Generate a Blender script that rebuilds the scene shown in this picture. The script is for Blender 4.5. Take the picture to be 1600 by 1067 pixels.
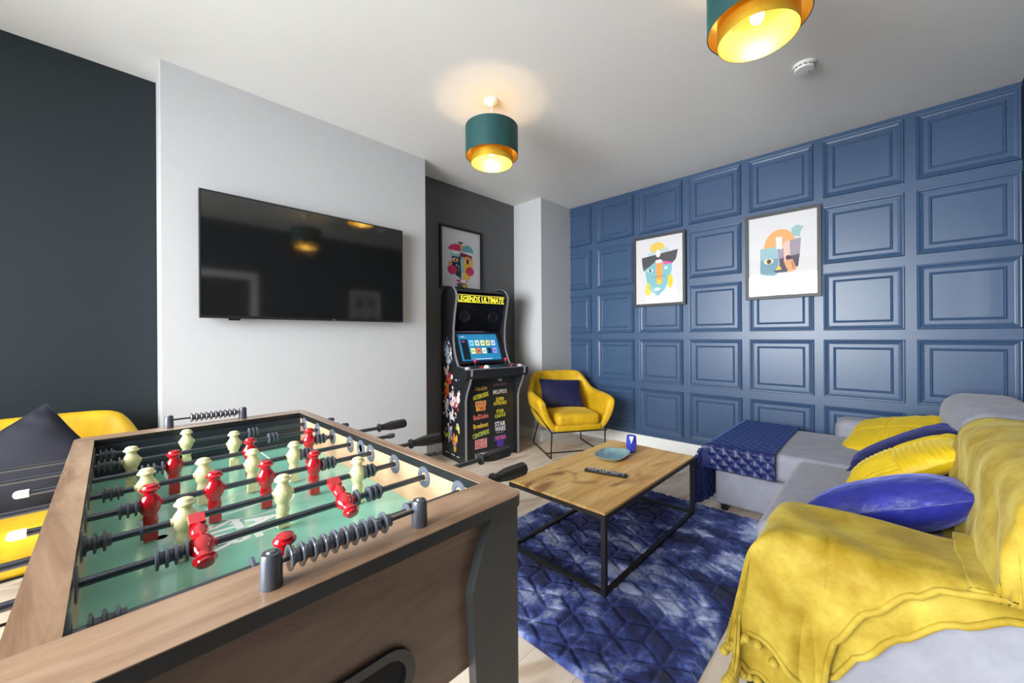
import bpy, bmesh, math, random
import numpy as np
from mathutils import Vector, Matrix
random.seed(7)
D = bpy.data
for o in list(D.objects): D.objects.remove(o)
COL = bpy.context.scene.collection
S = bpy.context.scene
PI = math.pi

# ------------------------------------------------------------------ camera
cd = D.cameras.new('camera'); cam = D.objects.new('camera', cd); COL.objects.link(cam)
cd.sensor_width = 36.0; cd.lens = 604.1 / 1600 * 36; cd.shift_y = -8.2 / 1600
cd.clip_start = 0.02
cam.matrix_world = (Matrix.Translation((0, 0, 1.2)) @ Matrix.Rotation(math.radians(43.96), 4, 'Z')
                    @ Matrix.Rotation(PI / 2, 4, 'X') @ Matrix.Rotation(math.radians(-0.35), 4, 'Z'))
S.camera = cam

# ------------------------------------------------------------------ light
W = D.worlds.new('world'); S.world = W; W.use_nodes = True
bg = W.node_tree.nodes['Background']; bg.inputs[0].default_value = (0.80, 0.90, 1.0, 1); bg.inputs[1].default_value = 1.6
def daylight(name, size, size_y, energy, loc, tilt, col, spread=180):
    ld = D.lights.new(name, 'AREA'); ld.shape = 'RECTANGLE'; ld.size = size; ld.size_y = size_y; ld.energy = energy; ld.color = col; ld.spread = math.radians(spread)
    lo = D.objects.new(name, ld); COL.objects.link(lo); lo.location = loc; lo.rotation_euler = (math.radians(tilt), 0, 0)   # shines towards +Y, into the room
    return lo
daylight('window_daylight', 2.4, 1.8, 225, (-1.25, -2.32, 1.60), 74, (0.95, 0.98, 1.0), 120)            # sky seen through the bay window
daylight('outdoor_fill', 8.0, 4.6, 1500, (-1.9, -7.5, 2.1), 87, (0.90, 0.96, 1.0))              # lamp added outside the window to brighten the far end
S.view_settings.view_transform = 'Standard'; S.view_settings.look = 'None'
S.view_settings.gamma = 1; S.view_settings.use_curve_mapping = False
S.view_settings.exposure = -0.20
BULB = 135.0

# ------------------------------------------------------------------ materials
def lin(c):
    r = []
    for v in c[:3]:
        v = v / 255.0
        r.append(v / 12.92 if v <= 0.04045 else ((v + 0.055) / 1.055) ** 2.4)
    return (r[0], r[1], r[2], 1.0)

def mat(name, col, rough=0.5, metal=0.0, sheen=0.0, noise=None, bump=None, coat=0.0, spec=0.5, emit=None, stretch=(1, 1, 1), sheen_col=None, col2=None, ramp=None):
    m = D.materials.get(name)
    if m: return m
    m = D.materials.new(name); m.use_nodes = True
    nt = m.node_tree; b = nt.nodes['Principled BSDF']
    b.inputs['Base Color'].default_value = lin(col)
    b.inputs['Roughness'].default_value = rough; b.inputs['Metallic'].default_value = metal
    b.inputs['Specular IOR Level'].default_value = spec
    if sheen:
        b.inputs['Sheen Weight'].default_value = sheen; b.inputs['Sheen Roughness'].default_value = 0.35
        b.inputs['Sheen Tint'].default_value = lin(sheen_col or (255, 255, 255))
    if coat: b.inputs['Coat Weight'].default_value = coat; b.inputs['Coat Roughness'].default_value = 0.08
    if emit:
        b.inputs['Emission Color'].default_value = lin(emit[0]); b.inputs['Emission Strength'].default_value = emit[1]
    if noise or bump:
        tc = nt.nodes.new('ShaderNodeTexCoord'); mp = nt.nodes.new('ShaderNodeMapping')
        mp.inputs['Scale'].default_value = stretch
        nt.links.new(tc.outputs['Object'], mp.inputs['Vector'])
    if noise:
        n = nt.nodes.new('ShaderNodeTexNoise'); n.inputs['Scale'].default_value = noise[0]; n.inputs['Detail'].default_value = 5
        n.inputs['Roughness'].default_value = 0.6
        nt.links.new(mp.outputs[0], n.inputs['Vector'])
        cr = nt.nodes.new('ShaderNodeValToRGB')
        lo_, hi_ = ramp or (0.3, 0.7)
        cr.color_ramp.elements[0].position = lo_; cr.color_ramp.elements[1].position = hi_
        c = lin(col)
        if col2: c0, c1 = c, lin(col2)
        else:
            a = noise[1]; c0 = tuple(v * (1 - a) for v in c[:3]) + (1,); c1 = tuple(min(1, v * (1 + a)) for v in c[:3]) + (1,)
        cr.color_ramp.elements[0].color = c0; cr.color_ramp.elements[1].color = c1
        nt.links.new(n.outputs['Fac'], cr.inputs[0]); nt.links.new(cr.outputs[0], b.inputs['Base Color'])
    if bump:
        n2 = nt.nodes.new('ShaderNodeTexNoise'); n2.inputs['Scale'].default_value = bump[0]; n2.inputs['Detail'].default_value = 4
        nt.links.new(mp.outputs[0], n2.inputs['Vector'])
        bp = nt.nodes.new('ShaderNodeBump'); bp.inputs['Strength'].default_value = bump[1]; bp.inputs['Distance'].default_value = bump[2] if len(bump) > 2 else 0.01
        nt.links.new(n2.outputs['Fac'], bp.inputs['Height']); nt.links.new(bp.outputs[0], b.inputs['Normal'])
    return m

def wood(name, c0, c1, rough, along='X', scale=7.0, detail_col=None, rand=0.0, coat=0.0, contrast=(0.3, 0.72)):
    m = D.materials.get(name)
    if m: return m
    m = D.materials.new(name); m.use_nodes = True; nt = m.node_tree; b = nt.nodes['Principled BSDF']
    b.inputs['Roughness'].default_value = rough
    if coat: b.inputs['Coat Weight'].default_value = coat; b.inputs['Coat Roughness'].default_value = 0.2
    tc = nt.nodes.new('ShaderNodeTexCoord'); mp = nt.nodes.new('ShaderNodeMapping')
    s = {'X': (0.12, 1, 1), 'Y': (1, 0.12, 1), 'Z': (1, 1, 0.12)}[along]
    mp.inputs['Scale'].default_value = s
    nt.links.new(tc.outputs['Object'], mp.inputs['Vector'])
    vec = mp.outputs[0]
    if rand:
        oi = nt.nodes.new('ShaderNodeObjectInfo'); mu = nt.nodes.new('ShaderNodeMath'); mu.operation = 'MULTIPLY'; mu.inputs[1].default_value = 37.0
        nt.links.new(oi.outputs['Random'], mu.inputs[0])
        ad = nt.nodes.new('ShaderNodeVectorMath'); ad.operation = 'ADD'
        nt.links.new(mp.outputs[0], ad.inputs[0]); nt.links.new(mu.outputs[0], ad.inputs[1]); vec = ad.outputs[0]
    n = nt.nodes.new('ShaderNodeTexNoise'); n.inputs['Scale'].default_value = scale; n.inputs['Detail'].default_value = 6
    n.inputs['Roughness'].default_value = 0.65; n.inputs['Distortion'].default_value = 0.6
    nt.links.new(vec, n.inputs['Vector'])
    cr = nt.nodes.new('ShaderNodeValToRGB'); e = cr.color_ramp.elements
    e[0].position = contrast[0]; e[1].position = contrast[1]; e[0].color = lin(c0); e[1].color = lin(c1)
    nt.links.new(n.outputs['Fac'], cr.inputs[0]); out = cr.outputs[0]
    if detail_col:
        n2 = nt.nodes.new('ShaderNodeTexNoise'); n2.inputs['Scale'].default_value = scale * 0.45; n2.inputs['Detail'].default_value = 3; n2.inputs['Distortion'].default_value = 1.2
        mp2 = nt.nodes.new('ShaderNodeMapping'); mp2.inputs['Scale'].default_value = {'X': (0.35, 1, 1), 'Y': (1, 0.35, 1), 'Z': (1, 1, .35)}[along]
        mp2.inputs['Location'].default_value = (3.1, 1.7, 0.4)
        nt.links.new(tc.outputs['Object'], mp2.inputs['Vector'])
        nt.links.new(mp2.outputs[0], n2.inputs['Vector'])
        c2 = nt.nodes.new('ShaderNodeValToRGB'); c2.color_ramp.elements[0].position = 0.60; c2.color_ramp.elements[1].position = 0.72
        nt.links.new(n2.outputs['Fac'], c2.inputs[0])
        mx = nt.nodes.new('ShaderNodeMix'); mx.data_type = 'RGBA'
        nt.links.new(c2.outputs[0], mx.inputs[0]); nt.links.new(out, mx.inputs[6]); mx.inputs[7].default_value = lin(detail_col); out = mx.outputs[2]
    if rand:
        hs = nt.nodes.new('ShaderNodeHueSaturation'); mr = nt.nodes.new('ShaderNodeMapRange')
        mr.inputs[3].default_value = 1 - rand; mr.inputs[4].default_value = 1 + rand
        nt.links.new(oi.outputs['Random'], mr.inputs[0]); nt.links.new(mr.outputs[0], hs.inputs['Value']); nt.links.new(out, hs.inputs['Color']); out = hs.outputs[0]
    nt.links.new(out, b.inputs['Base Color'])
    bp = nt.nodes.new('ShaderNodeBump'); bp.inputs['Strength'].default_value = 0.08; bp.inputs['Distance'].default_value = 0.004
    nt.links.new(n.outputs['Fac'], bp.inputs['Height']); nt.links.new(bp.outputs[0], b.inputs['Normal'])
    return m

def glass_mat(name, tint=(255, 255, 255), refl=0.5):
    m = D.materials.get(name)
    if m: return m
    m = D.materials.new(name); m.use_nodes = True; nt = m.node_tree
    nt.nodes.remove(nt.nodes['Principled BSDF'])
    t = nt.nodes.new('ShaderNodeBsdfTransparent'); t.inputs[0].default_value = lin(tint)
    g = nt.nodes.new('ShaderNodeBsdfGlossy'); g.inputs['Roughness'].default_value = 0.04
    f = nt.nodes.new('ShaderNodeLayerWeight'); f.inputs[0].default_value = 0.5      # facing: 0 head on, 1 at grazing angles
    p = nt.nodes.new('ShaderNodeMath'); p.operation = 'POWER'; p.inputs[1].default_value = 5.0
    q = nt.nodes.new('ShaderNodeMath'); q.operation = 'MULTIPLY_ADD'; q.inputs[1].default_value = 0.9; q.inputs[2].default_value = 0.018
    nt.links.new(f.outputs['Facing'], p.inputs[0]); nt.links.new(p.outputs[0], q.inputs[0])
    mx = nt.nodes.new('ShaderNodeMixShader')
    nt.links.new(q.outputs[0], mx.inputs[0]); nt.links.new(t.outputs[0], mx.inputs[1]); nt.links.new(g.outputs[0], mx.inputs[2])
    nt.links.new(mx.outputs[0], nt.nodes['Material Output'].inputs[0])
    return m

M_CEIL = mat('ceiling_paint', (234, 234, 232), 0.9, noise=(1.5, 0.015), bump=(60, 0.04, 0.002))
M_WHITE = mat('pale_grey_wall_paint', (190, 191, 193), 0.85, bump=(90, 0.05, 0.002))
M_DKGREEN = mat('dark_teal_wall_paint', (18, 31, 37), 0.62, noise=(3, 0.06), bump=(90, 0.06, 0.002))
M_CHAR = mat('charcoal_wall_paint', (88, 88, 89), 0.65, noise=(3, 0.05), bump=(90, 0.05, 0.002))
M_BLUE = mat('blue_panel_paint', (56, 80, 112), 0.36, noise=(2.5, 0.05), bump=(70, 0.03, 0.002))
M_NAVYWALL = mat('navy_wall_paint', (30, 44, 62), 0.6, noise=(3, 0.05))
M_TRIM = mat('white_gloss_trim', (236, 236, 234), 0.35)
M_PLANK = wood('oak_laminate', (226, 208, 188), (244, 232, 216), 0.42, 'Y', 8.0, detail_col=(196, 170, 142), rand=0.07)
M_BLACK = mat('black_plastic', (22, 23, 25), 0.35)
M_BLACKM = mat('black_powder_metal', (28, 28, 29), 0.45, metal=0.2)
M_TVS = mat('tv_screen_glass', (22, 22, 21), 0.07, spec=1.0)
M_YEL = mat('mustard_velvet', (214, 168, 14), 0.6, sheen=0.5, sheen_col=(255, 225, 110), noise=(7, 0.22), bump=(9, 0.15, 0.01))
M_THROW = mat('yellow_plush', (150, 122, 4), 0.75, sheen=0.2, sheen_col=(255, 245, 170), noise=(8, 0.2), bump=(30, 0.35, 0.008), col2=(190, 168, 62), ramp=(.36, .66))
M_YCUSH = mat('yellow_cord_velvet', (206, 174, 10), 0.6, sheen=0.5, sheen_col=(255, 240, 130), noise=(10, 0.1))
M_NAVY = mat('navy_velvet', (18, 20, 62), 0.6, sheen=0.25, sheen_col=(120, 120, 220), noise=(8, 0.25))
M_RBLUE = mat('royal_blue_velvet', (32, 38, 128), 0.45, sheen=0.45, sheen_col=(150, 160, 255), noise=(9, 0.3), bump=(9, 0.7, 0.03))
M_QUILT = mat('quilted_blue_velvet', (16, 30, 84), 0.42, sheen=0.5, sheen_col=(130, 170, 250), noise=(12, 0.25))
M_SOFA = mat('grey_chenille', (142, 143, 154), 0.9, sheen=0.15, noise=(16, 0.10), bump=(120, 0.25, 0.003), stretch=(1, 1, 1))
M_GREENSH = mat('green_velvet_shade', (10, 62, 62), 0.6, sheen=0.3, sheen_col=(120, 210, 200), noise=(9, 0.25), stretch=(1, 1, 0.3))
M_GOLD = mat('gold_foil_lining', (236, 190, 60), 0.32, metal=0.85)
M_SCREW = mat('steel', (170, 172, 176), 0.3, metal=0.9)
M_PAPER = mat('poster_paper', (212, 210, 212), 0.7)
M_GLASS = glass_mat('clear_glazing')

# ------------------------------------------------------------------ mesh helpers
class MB:
    def __init__(s): s.v = []; s.f = []; s.m = []
    def add(s, vs, fs, mi=0):
        o = len(s.v); s.v += [tuple(v) for v in vs]; s.f += [tuple(i + o for i in f) for f in fs]; s.m += [mi] * len(fs); return s
    def box(s, x0, x1, y0, y1, z0, z1, mi=0, top=None):
        vs = [(x0, y0, z0), (x1, y0, z0), (x1, y1, z0), (x0, y1, z0), (x0, y0, z1), (x1, y0, z1), (x1, y1, z1), (x0, y1, z1)]
        fs = [(0, 3, 2, 1), (4, 5, 6, 7), (0, 1, 5, 4), (1, 2, 6, 5), (2, 3, 7, 6), (3, 0, 4, 7)]
        s.add(vs, fs, mi)
        if top is not None: s.m[-5] = top
        return s
    def tube(s, pts, r, n=10, closed=False, mi=0, caps=True):
        P = [Vector(p) for p in pts]; k = len(P); rr = r if isinstance(r, (list, tuple)) else [r] * k
        vs = []; fs = []
        T = []
        for i in range(k):
            a = P[(i - 1) % k] if (i > 0 or closed) else P[i]; b = P[(i + 1) % k] if (i < k - 1 or closed) else P[i]
            T.append((b - a).normalized())
        up = Vector((0, 0, 1)) if abs(T[0].z) < 0.9 else Vector((1, 0, 0))
        nrm = (up - T[0] * up.dot(T[0])).normalized()
        for i in range(k):
            nrm = (nrm - T[i] * nrm.dot(T[i])).normalized(); bi = T[i].cross(nrm)
            for j in range(n):
                a = 2 * PI * j / n; vs.append(P[i] + (nrm * math.cos(a) + bi * math.sin(a)) * rr[i])
        for i in range(k if closed else k - 1):
            i2 = (i + 1) % k
            for j in range(n): fs.append((i * n + j, i * n + (j + 1) % n, i2 * n + (j + 1) % n, i2 * n + j))
        if caps and not closed:
            fs.append(tuple(range(n - 1, -1, -1))); fs.append(tuple((k - 1) * n + j for j in range(n)))
        return s.add(vs, fs, mi)
    def lathe(s, prof, n=20, c=(0, 0, 0), axis='Z', mi=0):
        vs = []; fs = []
        for (r, z) in prof:
            for j in range(n):
                a = 2 * PI * j / n; x, y = r * math.cos(a), r * math.sin(a)
                p = {'Z': (x, y, z), 'Y': (x, z, -y), 'X': (z, x, y)}[axis]
                vs.append((p[0] + c[0], p[1] + c[1], p[2] + c[2]))
        k = len(prof)
        for i in range(k - 1):
            for j in range(n): fs.append((i * n + j, i * n + (j + 1) % n, (i + 1) * n + (j + 1) % n, (i + 1) * n + j))
        if prof[0][0] > 1e-6: fs.append(tuple(range(n - 1, -1, -1)))
        if prof[-1][0] > 1e-6: fs.append(tuple((k - 1) * n + j for j in range(n)))
        return s.add(vs, fs, mi)
    def prism(s, poly, h0, h1, axis='Z', mi=0):
        # poly: 2D list ; axis Z -> (x,y), axis Y -> (x,z), axis X -> (y,z)
        n = len(poly); mk = {'Z': lambda p, h: (p[0], p[1], h), 'Y': lambda p, h: (p[0], h, p[1]), 'X': lambda p, h: (h, p[0], p[1])}[axis]
        vs = [mk(p, h0) for p in poly] + [mk(p, h1) for p in poly]
        fs = [tuple(range(n - 1, -1, -1)), tuple(range(n, 2 * n))] + [(i, (i + 1) % n, n + (i + 1) % n, n + i) for i in range(n)]
        return s.add(vs, fs, mi)
    def grid(s, fn, nu, nv, mi=0, cu=False):
        vs = [fn(i / (nu - (0 if cu else 1)), j / (nv - 1)) for i in range(nu) for j in range(nv)]
        fs = [(i * nv + j, ((i + 1) % nu) * nv + j, ((i + 1) % nu) * nv + j + 1, i * nv + j + 1) for i in range(nu if cu else nu - 1) for j in range(nv - 1)]
        return s.add(vs, fs, mi)
    def mesh(s, name, mats, smooth=None):
        me = D.meshes.new(name); me.from_pydata(s.v, [], s.f); me.validate()
        for m in (mats if isinstance(mats, (list, tuple)) else [mats]): me.materials.append(m)
        if len(me.polygons) == len(s.m): me.polygons.foreach_set('material_index', s.m)
        bm = bmesh.new(); bm.from_mesh(me); bmesh.ops.recalc_face_normals(bm, faces=bm.faces); bm.to_mesh(me); bm.free()
        if smooth is not None:
            me.shade_smooth()
            if smooth < 179: me.set_sharp_from_angle(angle=math.radians(smooth))
        return me
    def obj(s, name, mats, parent=None, smooth=None, loc=None, rz=0):
        return link(name, s.mesh(name, mats, smooth), parent, loc, rz)

def link(name, me, parent=None, loc=None, rz=0):
    o = D.objects.new(name, me); COL.objects.link(o)
    if parent is not None: o.parent = parent
    if loc is not None: o.location = loc
    if rz: o.rotation_euler = (0, 0, rz)
    return o

def thing(name, label, cat, loc=(0, 0, 0), rz=0, group=None):
    o = D.objects.new(name, None); COL.objects.link(o); o.location = loc; o.rotation_euler = (0, 0, rz)
    o.empty_display_size = 0.1
    return tag(o, label, cat, group)
def tag(o, label, cat, group=None):
    o['label'] = label; o['category'] = cat
    if group: o['group'] = group
    return o
def struct(o): o['kind'] = 'structure'; return o

def rbox(name, x0, x1, y0, y1, z0, z1, r, m, parent=None, seg=3, puff=0.0, sub=0):
    bm = bmesh.new(); bmesh.ops.create_cube(bm, size=1)
    for v in bm.verts: v.co = ((x0 + x1) / 2 + v.co.x * (x1 - x0), (y0 + y1) / 2 + v.co.y * (y1 - y0), (z0 + z1) / 2 + v.co.z * (z1 - z0))
    bmesh.ops.bevel(bm, geom=list(bm.edges), offset=r, segments=seg, profile=0.5, affect='EDGES')
    if sub:
        bmesh.ops.subdivide_edges(bm, edges=[e for e in bm.edges if e.calc_length() > r * 1.5], cuts=sub, use_grid_fill=True)
    if puff:
        cx, cy = (x0 + x1) / 2, (y0 + y1) / 2
        for v in bm.verts:
            u = (v.co.x - cx) / (x1 - x0) * 2; w = (v.co.y - cy) / (y1 - y0) * 2
            k = max(0, 1 - u * u) * max(0, 1 - w * w)
            if v.co.z > (z0 + z1) / 2: v.co.z += puff * k
    me = D.meshes.new(name); bm.to_mesh(me); bm.free(); me.materials.append(m); me.shade_smooth(); me.set_sharp_from_angle(angle=math.radians(50))
    return link(name, me, parent)

def hash3(x, y, z):
    return math.sin(x * 12.7 + y * 7.3 + z * 3.1) * 0.5 + math.sin(x * 5.1 - y * 9.7 + z * 6.3 + 1.3) * 0.3 + math.sin(x * 17.3 + y * 13.1 - z * 9.7 + 2.1) * 0.2

def text_mesh(name, body, size, m, parent=None, loc=(0, 0, 0), rot=(0, 0, 0), ext=0.0008, width=None, bold=0.0, height=None, shear=0.0):
    cu = D.curves.new(name, 'FONT'); cu.body = body; cu.size = size; cu.extrude = ext; cu.align_x = 'CENTER'; cu.align_y = 'CENTER'; cu.offset = bold; cu.resolution_u = 2; cu.shear = shear
    to = D.objects.new(name + '_tmp', cu); COL.objects.link(to)
    dg = bpy.context.evaluated_depsgraph_get(); me = D.meshes.new_from_object(to.evaluated_get(dg)); D.objects.remove(to); D.curves.remove(cu)
    xs = [v.co.x for v in me.vertices]; ys = [v.co.y for v in me.vertices]
    if xs:
        sx = width / (max(xs) - min(xs)) if width else 1.0; sy = height / (max(ys) - min(ys)) if height else 1.0
        cx, cy = (max(xs) + min(xs)) / 2, (max(ys) + min(ys)) / 2
        for v in me.vertices: v.co.x = (v.co.x - cx) * sx; v.co.y = (v.co.y - cy) * sy
    me.materials.clear(); me.materials.append(m); me.name = name
    o = link(name, me, parent, loc); o.rotation_euler = rot
    return o

def copy_tree(o, parent=None):
    c = o.copy(); COL.objects.link(c); c.parent = parent
    for ch in list(o.children): copy_tree(ch, c)
    return c

# ================================================================== ROOM
XL, XA, XR, YF, YB, H = -2.96, -3.26, 0.63, 4.0, -2.0, 2.79
YC0, YC1 = 0.20, 1.96            # chimney breast
struct(MB().box(XA - 0.1, XR + 0.1, YB - 0.1, YF + 0.1, H, H + 0.08).obj('ceiling', M_CEIL))
fl = struct(MB().box(XA - 0.1, XR + 0.1, YB - 0.1, YF + 0.1, -0.08, -0.012).obj('floor', mat('plank_joint', (92, 78, 64), 0.8)))
pw, pl_ = 0.192, 1.29
pm = {}
x = XA - 0.02; row = 0
while x < XR:
    y = YB - 0.05 - (row * 0.47) % pl_
    x1 = min(x + pw, XR)
    while y < YF:
        ya, yb = max(y, YB), min(y + pl_, YF)
        if yb - ya > 0.02:
            key = (round(x1 - x, 3), round(yb - ya, 3))
            if key not in pm:
                w, l = key; b = 0.0012
                mb = MB(); vs = [(0, 0, -0.012), (w, 0, -0.012), (w, l, -0.012), (0, l, -0.012), (0.0006, .0006, -b), (w - .0006, .0006, -b), (w - .0006, l - .0006, -b), (.0006, l - .0006, -b),
                                 (0.003, .003, 0), (w - .003, .003, 0), (w - .003, l - .003, 0), (.003, l - .003, 0)]
                fs = [(8, 9, 10, 11)] + [(i, (i + 1) % 4, 4 + (i + 1) % 4, 4 + i) for i in range(4)] + [(4 + i, 4 + (i + 1) % 4, 8 + (i + 1) % 4, 8 + i) for i in range(4)]
                pm[key] = mb.add(vs, fs).mesh('plank', M_PLANK)
            link('plank', pm[key], fl, (x, ya, 0))
        y += pl_
    x += pw; row += 1
# walls on the television side
struct(MB().box(XA - 0.1, XA, YB - 0.1, YC0, 0, H).obj('wall_left_alcove', M_DKGREEN))
struct(MB().box(XA - 0.1, XA, YC1, YF + 0.1, 0, H).obj('wall_left_recess', M_CHAR))
struct(MB().box(XA - 0.1, XL, YC0, YC1, 0, H).obj('wall_left', M_WHITE))
struct(MB().box(XA, -2.83, 3.425, YF, 0, H).obj('wall_corner', M_WHITE))
wf = struct(MB().box(XA - 0.1, XR + 0.1, YF, YF + 0.1, 0, H).obj('wall_far', M_BLUE))
# panel mouldings: a raised ring with a sloped inner face, a step and a bead
prof = [(0.0, 0.0), (0.002, 0.015), (0.006, 0.019), (0.011, 0.018), (0.020, 0.011), (0.030, 0.007), (0.034, 0.006), (0.036, 0.003), (0.060, 0.003), (0.063, 0.007), (0.068, 0.0095), (0.073, 0.007), (0.077, 0.0)]
def ring(w, h):
    mb = MB(); vs = []
    for d, t in prof: vs += [(d, -t, d), (w - d, -t, d), (w - d, -t, h - d), (d, -t, h - d)]
    fs = []
    for i in range(len(prof) - 1):
        for j in range(4): fs.append((i * 4 + j, i * 4 + (j + 1) % 4, (i + 1) * 4 + (j + 1) % 4, (i + 1) * 4 + j))
    return mb.add(vs, fs)
me_ring = ring(0.463, 0.460).mesh('panel_moulding', M_BLUE)
# the column by the chimney corner is cut off by the boxed-in corner
wcut = -2.526 + 2.829
mbc = MB(); vs = []
for d, t in prof: vs += [(0, -t, d), (wcut - d, -t, d), (wcut - d, -t, 0.46 - d), (0, -t, 0.46 - d)]
fs = []
for i in range(len(prof) - 1):
    for j in range(3): fs.append((i * 4 + j, i * 4 + j + 1, (i + 1) * 4 + j + 1, (i + 1) * 4 + j))
me_cut = mbc.add(vs, fs).mesh('panel_moulding_cut', M_BLUE)
for r in range(5):
    zb = 2.757 - 0.460 - r * 0.533
    link('panel_moulding', me_cut, wf, (-2.829, YF, zb))
    for k in range(6): link('panel_moulding', me_ring, wf, (-2.447 + 0.5225 * k, YF, zb))
# right wall with a doorway, back wall with the window
DY0, DY1, DZ = 0.62, 1.36, 2.02
wr = MB(); wr.box(XR, XR + 0.1, YB - 0.1, DY0, 0, H); wr.box(XR, XR + 0.1, DY1, YF + 0.1, 0, H); wr.box(XR, XR + 0.1, DY0, DY1, DZ, H)
struct(wr.obj('wall_right', M_NAVYWALL))
dr = MB(); dr.box(XR - 0.018, XR + 0.1, DY0 - 0.085, DY0, 0, DZ + .085); dr.box(XR - 0.018, XR + 0.1, DY1, DY1 + 0.085, 0, DZ + .085); dr.box(XR - 0.018, XR + 0.1, DY0, DY1, DZ, DZ + 0.085)
d1 = struct(dr.obj('door_1', M_TRIM))
MB().box(XR + 0.05, XR + 0.09, DY0, DY1, 0, DZ).obj('door_leaf', mat('dark_door', (40, 44, 50), 0.5), d1)
MB().lathe([(0.0, -0.06), (0.02, -0.058), (0.026, -0.04), (0.016, -0.02), (0.012, 0.0)], 16, (XR + 0.05, DY0 + 0.08, 1.0), 'X').obj('door_knob', M_SCREW, d1, 40)
WX0, WX1, WZ0, WZ1 = -2.50, 0.0, 0.60, 2.55
wb = MB(); wb.box(XA - 0.1, WX0, YB - 0.1, YB, 0, H); wb.box(WX1, XR + 0.1, YB - 0.1, YB, 0, H); wb.box(WX0, WX1, YB - 0.1, YB, 0, WZ0); wb.box(WX0, WX1, YB - 0.1, YB, WZ1, H)
struct(wb.obj('wall_back', M_NAVYWALL))
w1 = struct(MB().box(WX0 - 0.08, WX1 + 0.08, YB - 0.1, YB + 0.06, WZ0 - 0.04, WZ0).obj('window_1', M_TRIM))
for i in range(4):
    xx = WX0 + (WX1 - WX0) * i / 3
    MB().box(xx - 0.035, xx + 0.035, YB - 0.08, YB - 0.01, WZ0, WZ1).obj('window_frame', M_TRIM, w1)
for zz in (WZ0 + 0.03, 1.85, WZ1 - 0.03): MB().box(WX0, WX1, YB - 0.08, YB - 0.01, zz - 0.03, zz + 0.03).obj('window_bar', M_TRIM, w1)
for i in range(3):
    xx = WX0 + (WX1 - WX0) * i / 3
    for z0, z1 in ((WZ0 + 0.06, 1.82), (1.88, WZ1 - 0.06)):
        MB().box(xx + 0.036, xx + (WX1 - WX0) / 3 - 0.036, YB - 0.05, YB - 0.046, z0, z1).obj('pane', M_GLASS, w1)
# baseboards
def base(name, x0, x1, y0, y1):
    mb = MB(); mb.box(x0, x1, y0, y1, 0, 0.105); 
    e = 0.006
    mb.box(x0 + (e if x1 - x0 < .03 and x0 > -1 else 0), x1 - (e if x1 - x0 < .03 and x0 < -1 else 0), y0 + (e if y1 - y0 < .03 and y0 > 1 else 0), y1, 0.105, 0.12)
    return struct(mb.obj(name, M_TRIM))
base('baseboard_far', -2.815, XR, YF - 0.016, YF)
base('baseboard_left', XL, XL + 0.016, YC0, YC1)
base('baseboard_left_alcove', XA, XA + 0.016, YB, YC0 - 0.001)
base('baseboard_left_recess', XA, XA + 0.016, YC1 + 0.001, 3.408)
base('baseboard_corner_side', XA, -2.83, 3.409, 3.425)
base('baseboard_corner', -2.83, -2.814, 3.409, YF - 0.016)
base('baseboard_right', XR - 0.016, XR, 1.46, YF - 0.016)
base('baseboard_back', XA, XR, YB, YB + 0.016)

# ================================================================== FOOSBALL TABLE
M_FTOP = wood('walnut_laminate_top', (118, 88, 66), (190, 160, 132), 0.26, 'Y', 12.0, coat=0.25)
M_FTOPX = wood('walnut_laminate_rail', (118, 88, 66), (190, 160, 132), 0.26, 'X', 12.0, coat=0.25)
M_FPAN = wood('dark_walnut_panel', (78, 58, 46), (128, 102, 84), 0.4, 'Y', 12.0)
M_FIN = wood('pale_walnut_inside', (172, 132, 100), (206, 168, 136), 0.38, 'X', 8.0, coat=0.2)
M_FLEG = mat('charcoal_leg', (52, 53, 55), 0.5, noise=(20, 0.08))
M_FIELD = mat('green_playfield', (136, 202, 180), 0.22, coat=0.5, noise=(4, 0.06))
M_WPRINT = mat('white_field_print', (228, 236, 232), 0.4)
M_ROD = mat('black_chrome_rod', (92, 96, 104), 0.33, metal=0.9)
M_RUB = mat('grey_rubber', (84, 88, 98), 0.38)
M_RED = mat('red_glossy_figure', (186, 14, 30), 0.12, coat=1.0)
M_CRM = mat('cream_figure', (232, 226, 172), 0.35)
M_CAPW = mat('white_rod_cap', (205, 210, 218), 0.4)
FX0, FX1, FY0, FY1, FZ = -1.975, -0.563, -0.088, 0.622, 0.862   # rail outline
IX0, IX1, IY0, IY1 = -1.90, -0.672, -0.040, 0.588               # inside of the pit
FT = thing('foosball_table', 'walnut table-football table with green pitch and black legs in the foreground', 'game table', ((FX0 + FX1) / 2, (FY0 + FY1) / 2, 0))
FO = Vector(FT.location)
def fp(mb, name, mats, parent=FT, smooth=None):
    o = mb.obj(name, mats, parent, smooth)
    if parent is FT: o.location = -FO
    return o
# top rails: wood on top, black edges, rounded outer corners
def corner(cx, cy, a0, r=0.03, n=5): return [(cx + r * math.cos(math.radians(a0 + 90 * i / n)), cy + r * math.sin(math.radians(a0 + 90 * i / n))) for i in range(n + 1)]
def rail(poly, m):
    mb = MB(); mb.prism(poly, FZ - 0.024, FZ - 0.0015); k = len(poly)
    mb.m = [0] * len(mb.m); mb.prism(poly, FZ - 0.0015, FZ, mi=1)
    return fp(mb, 'top_rail', [M_BLACK, m])
R_ = 0.03
rail([(FX1 - R_, FY1)] and ([(IX1, FY0)] + corner(FX1 - R_, FY0 + R_, -90) + corner(FX1 - R_, FY1 - R_, 0) + [(IX1, FY1)]), M_FTOP)
rail([(IX0, FY1)] + corner(FX0 + R_, FY1 - R_, 90) + corner(FX0 + R_, FY0 + R_, 180) + [(IX0, FY0)], M_FTOP)
for y0, y1 in ((IY1, FY1), (FY0, IY0)): rail([(IX0, y0), (IX1, y0), (IX1, y1), (IX0, y1)], M_FTOPX)
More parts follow.
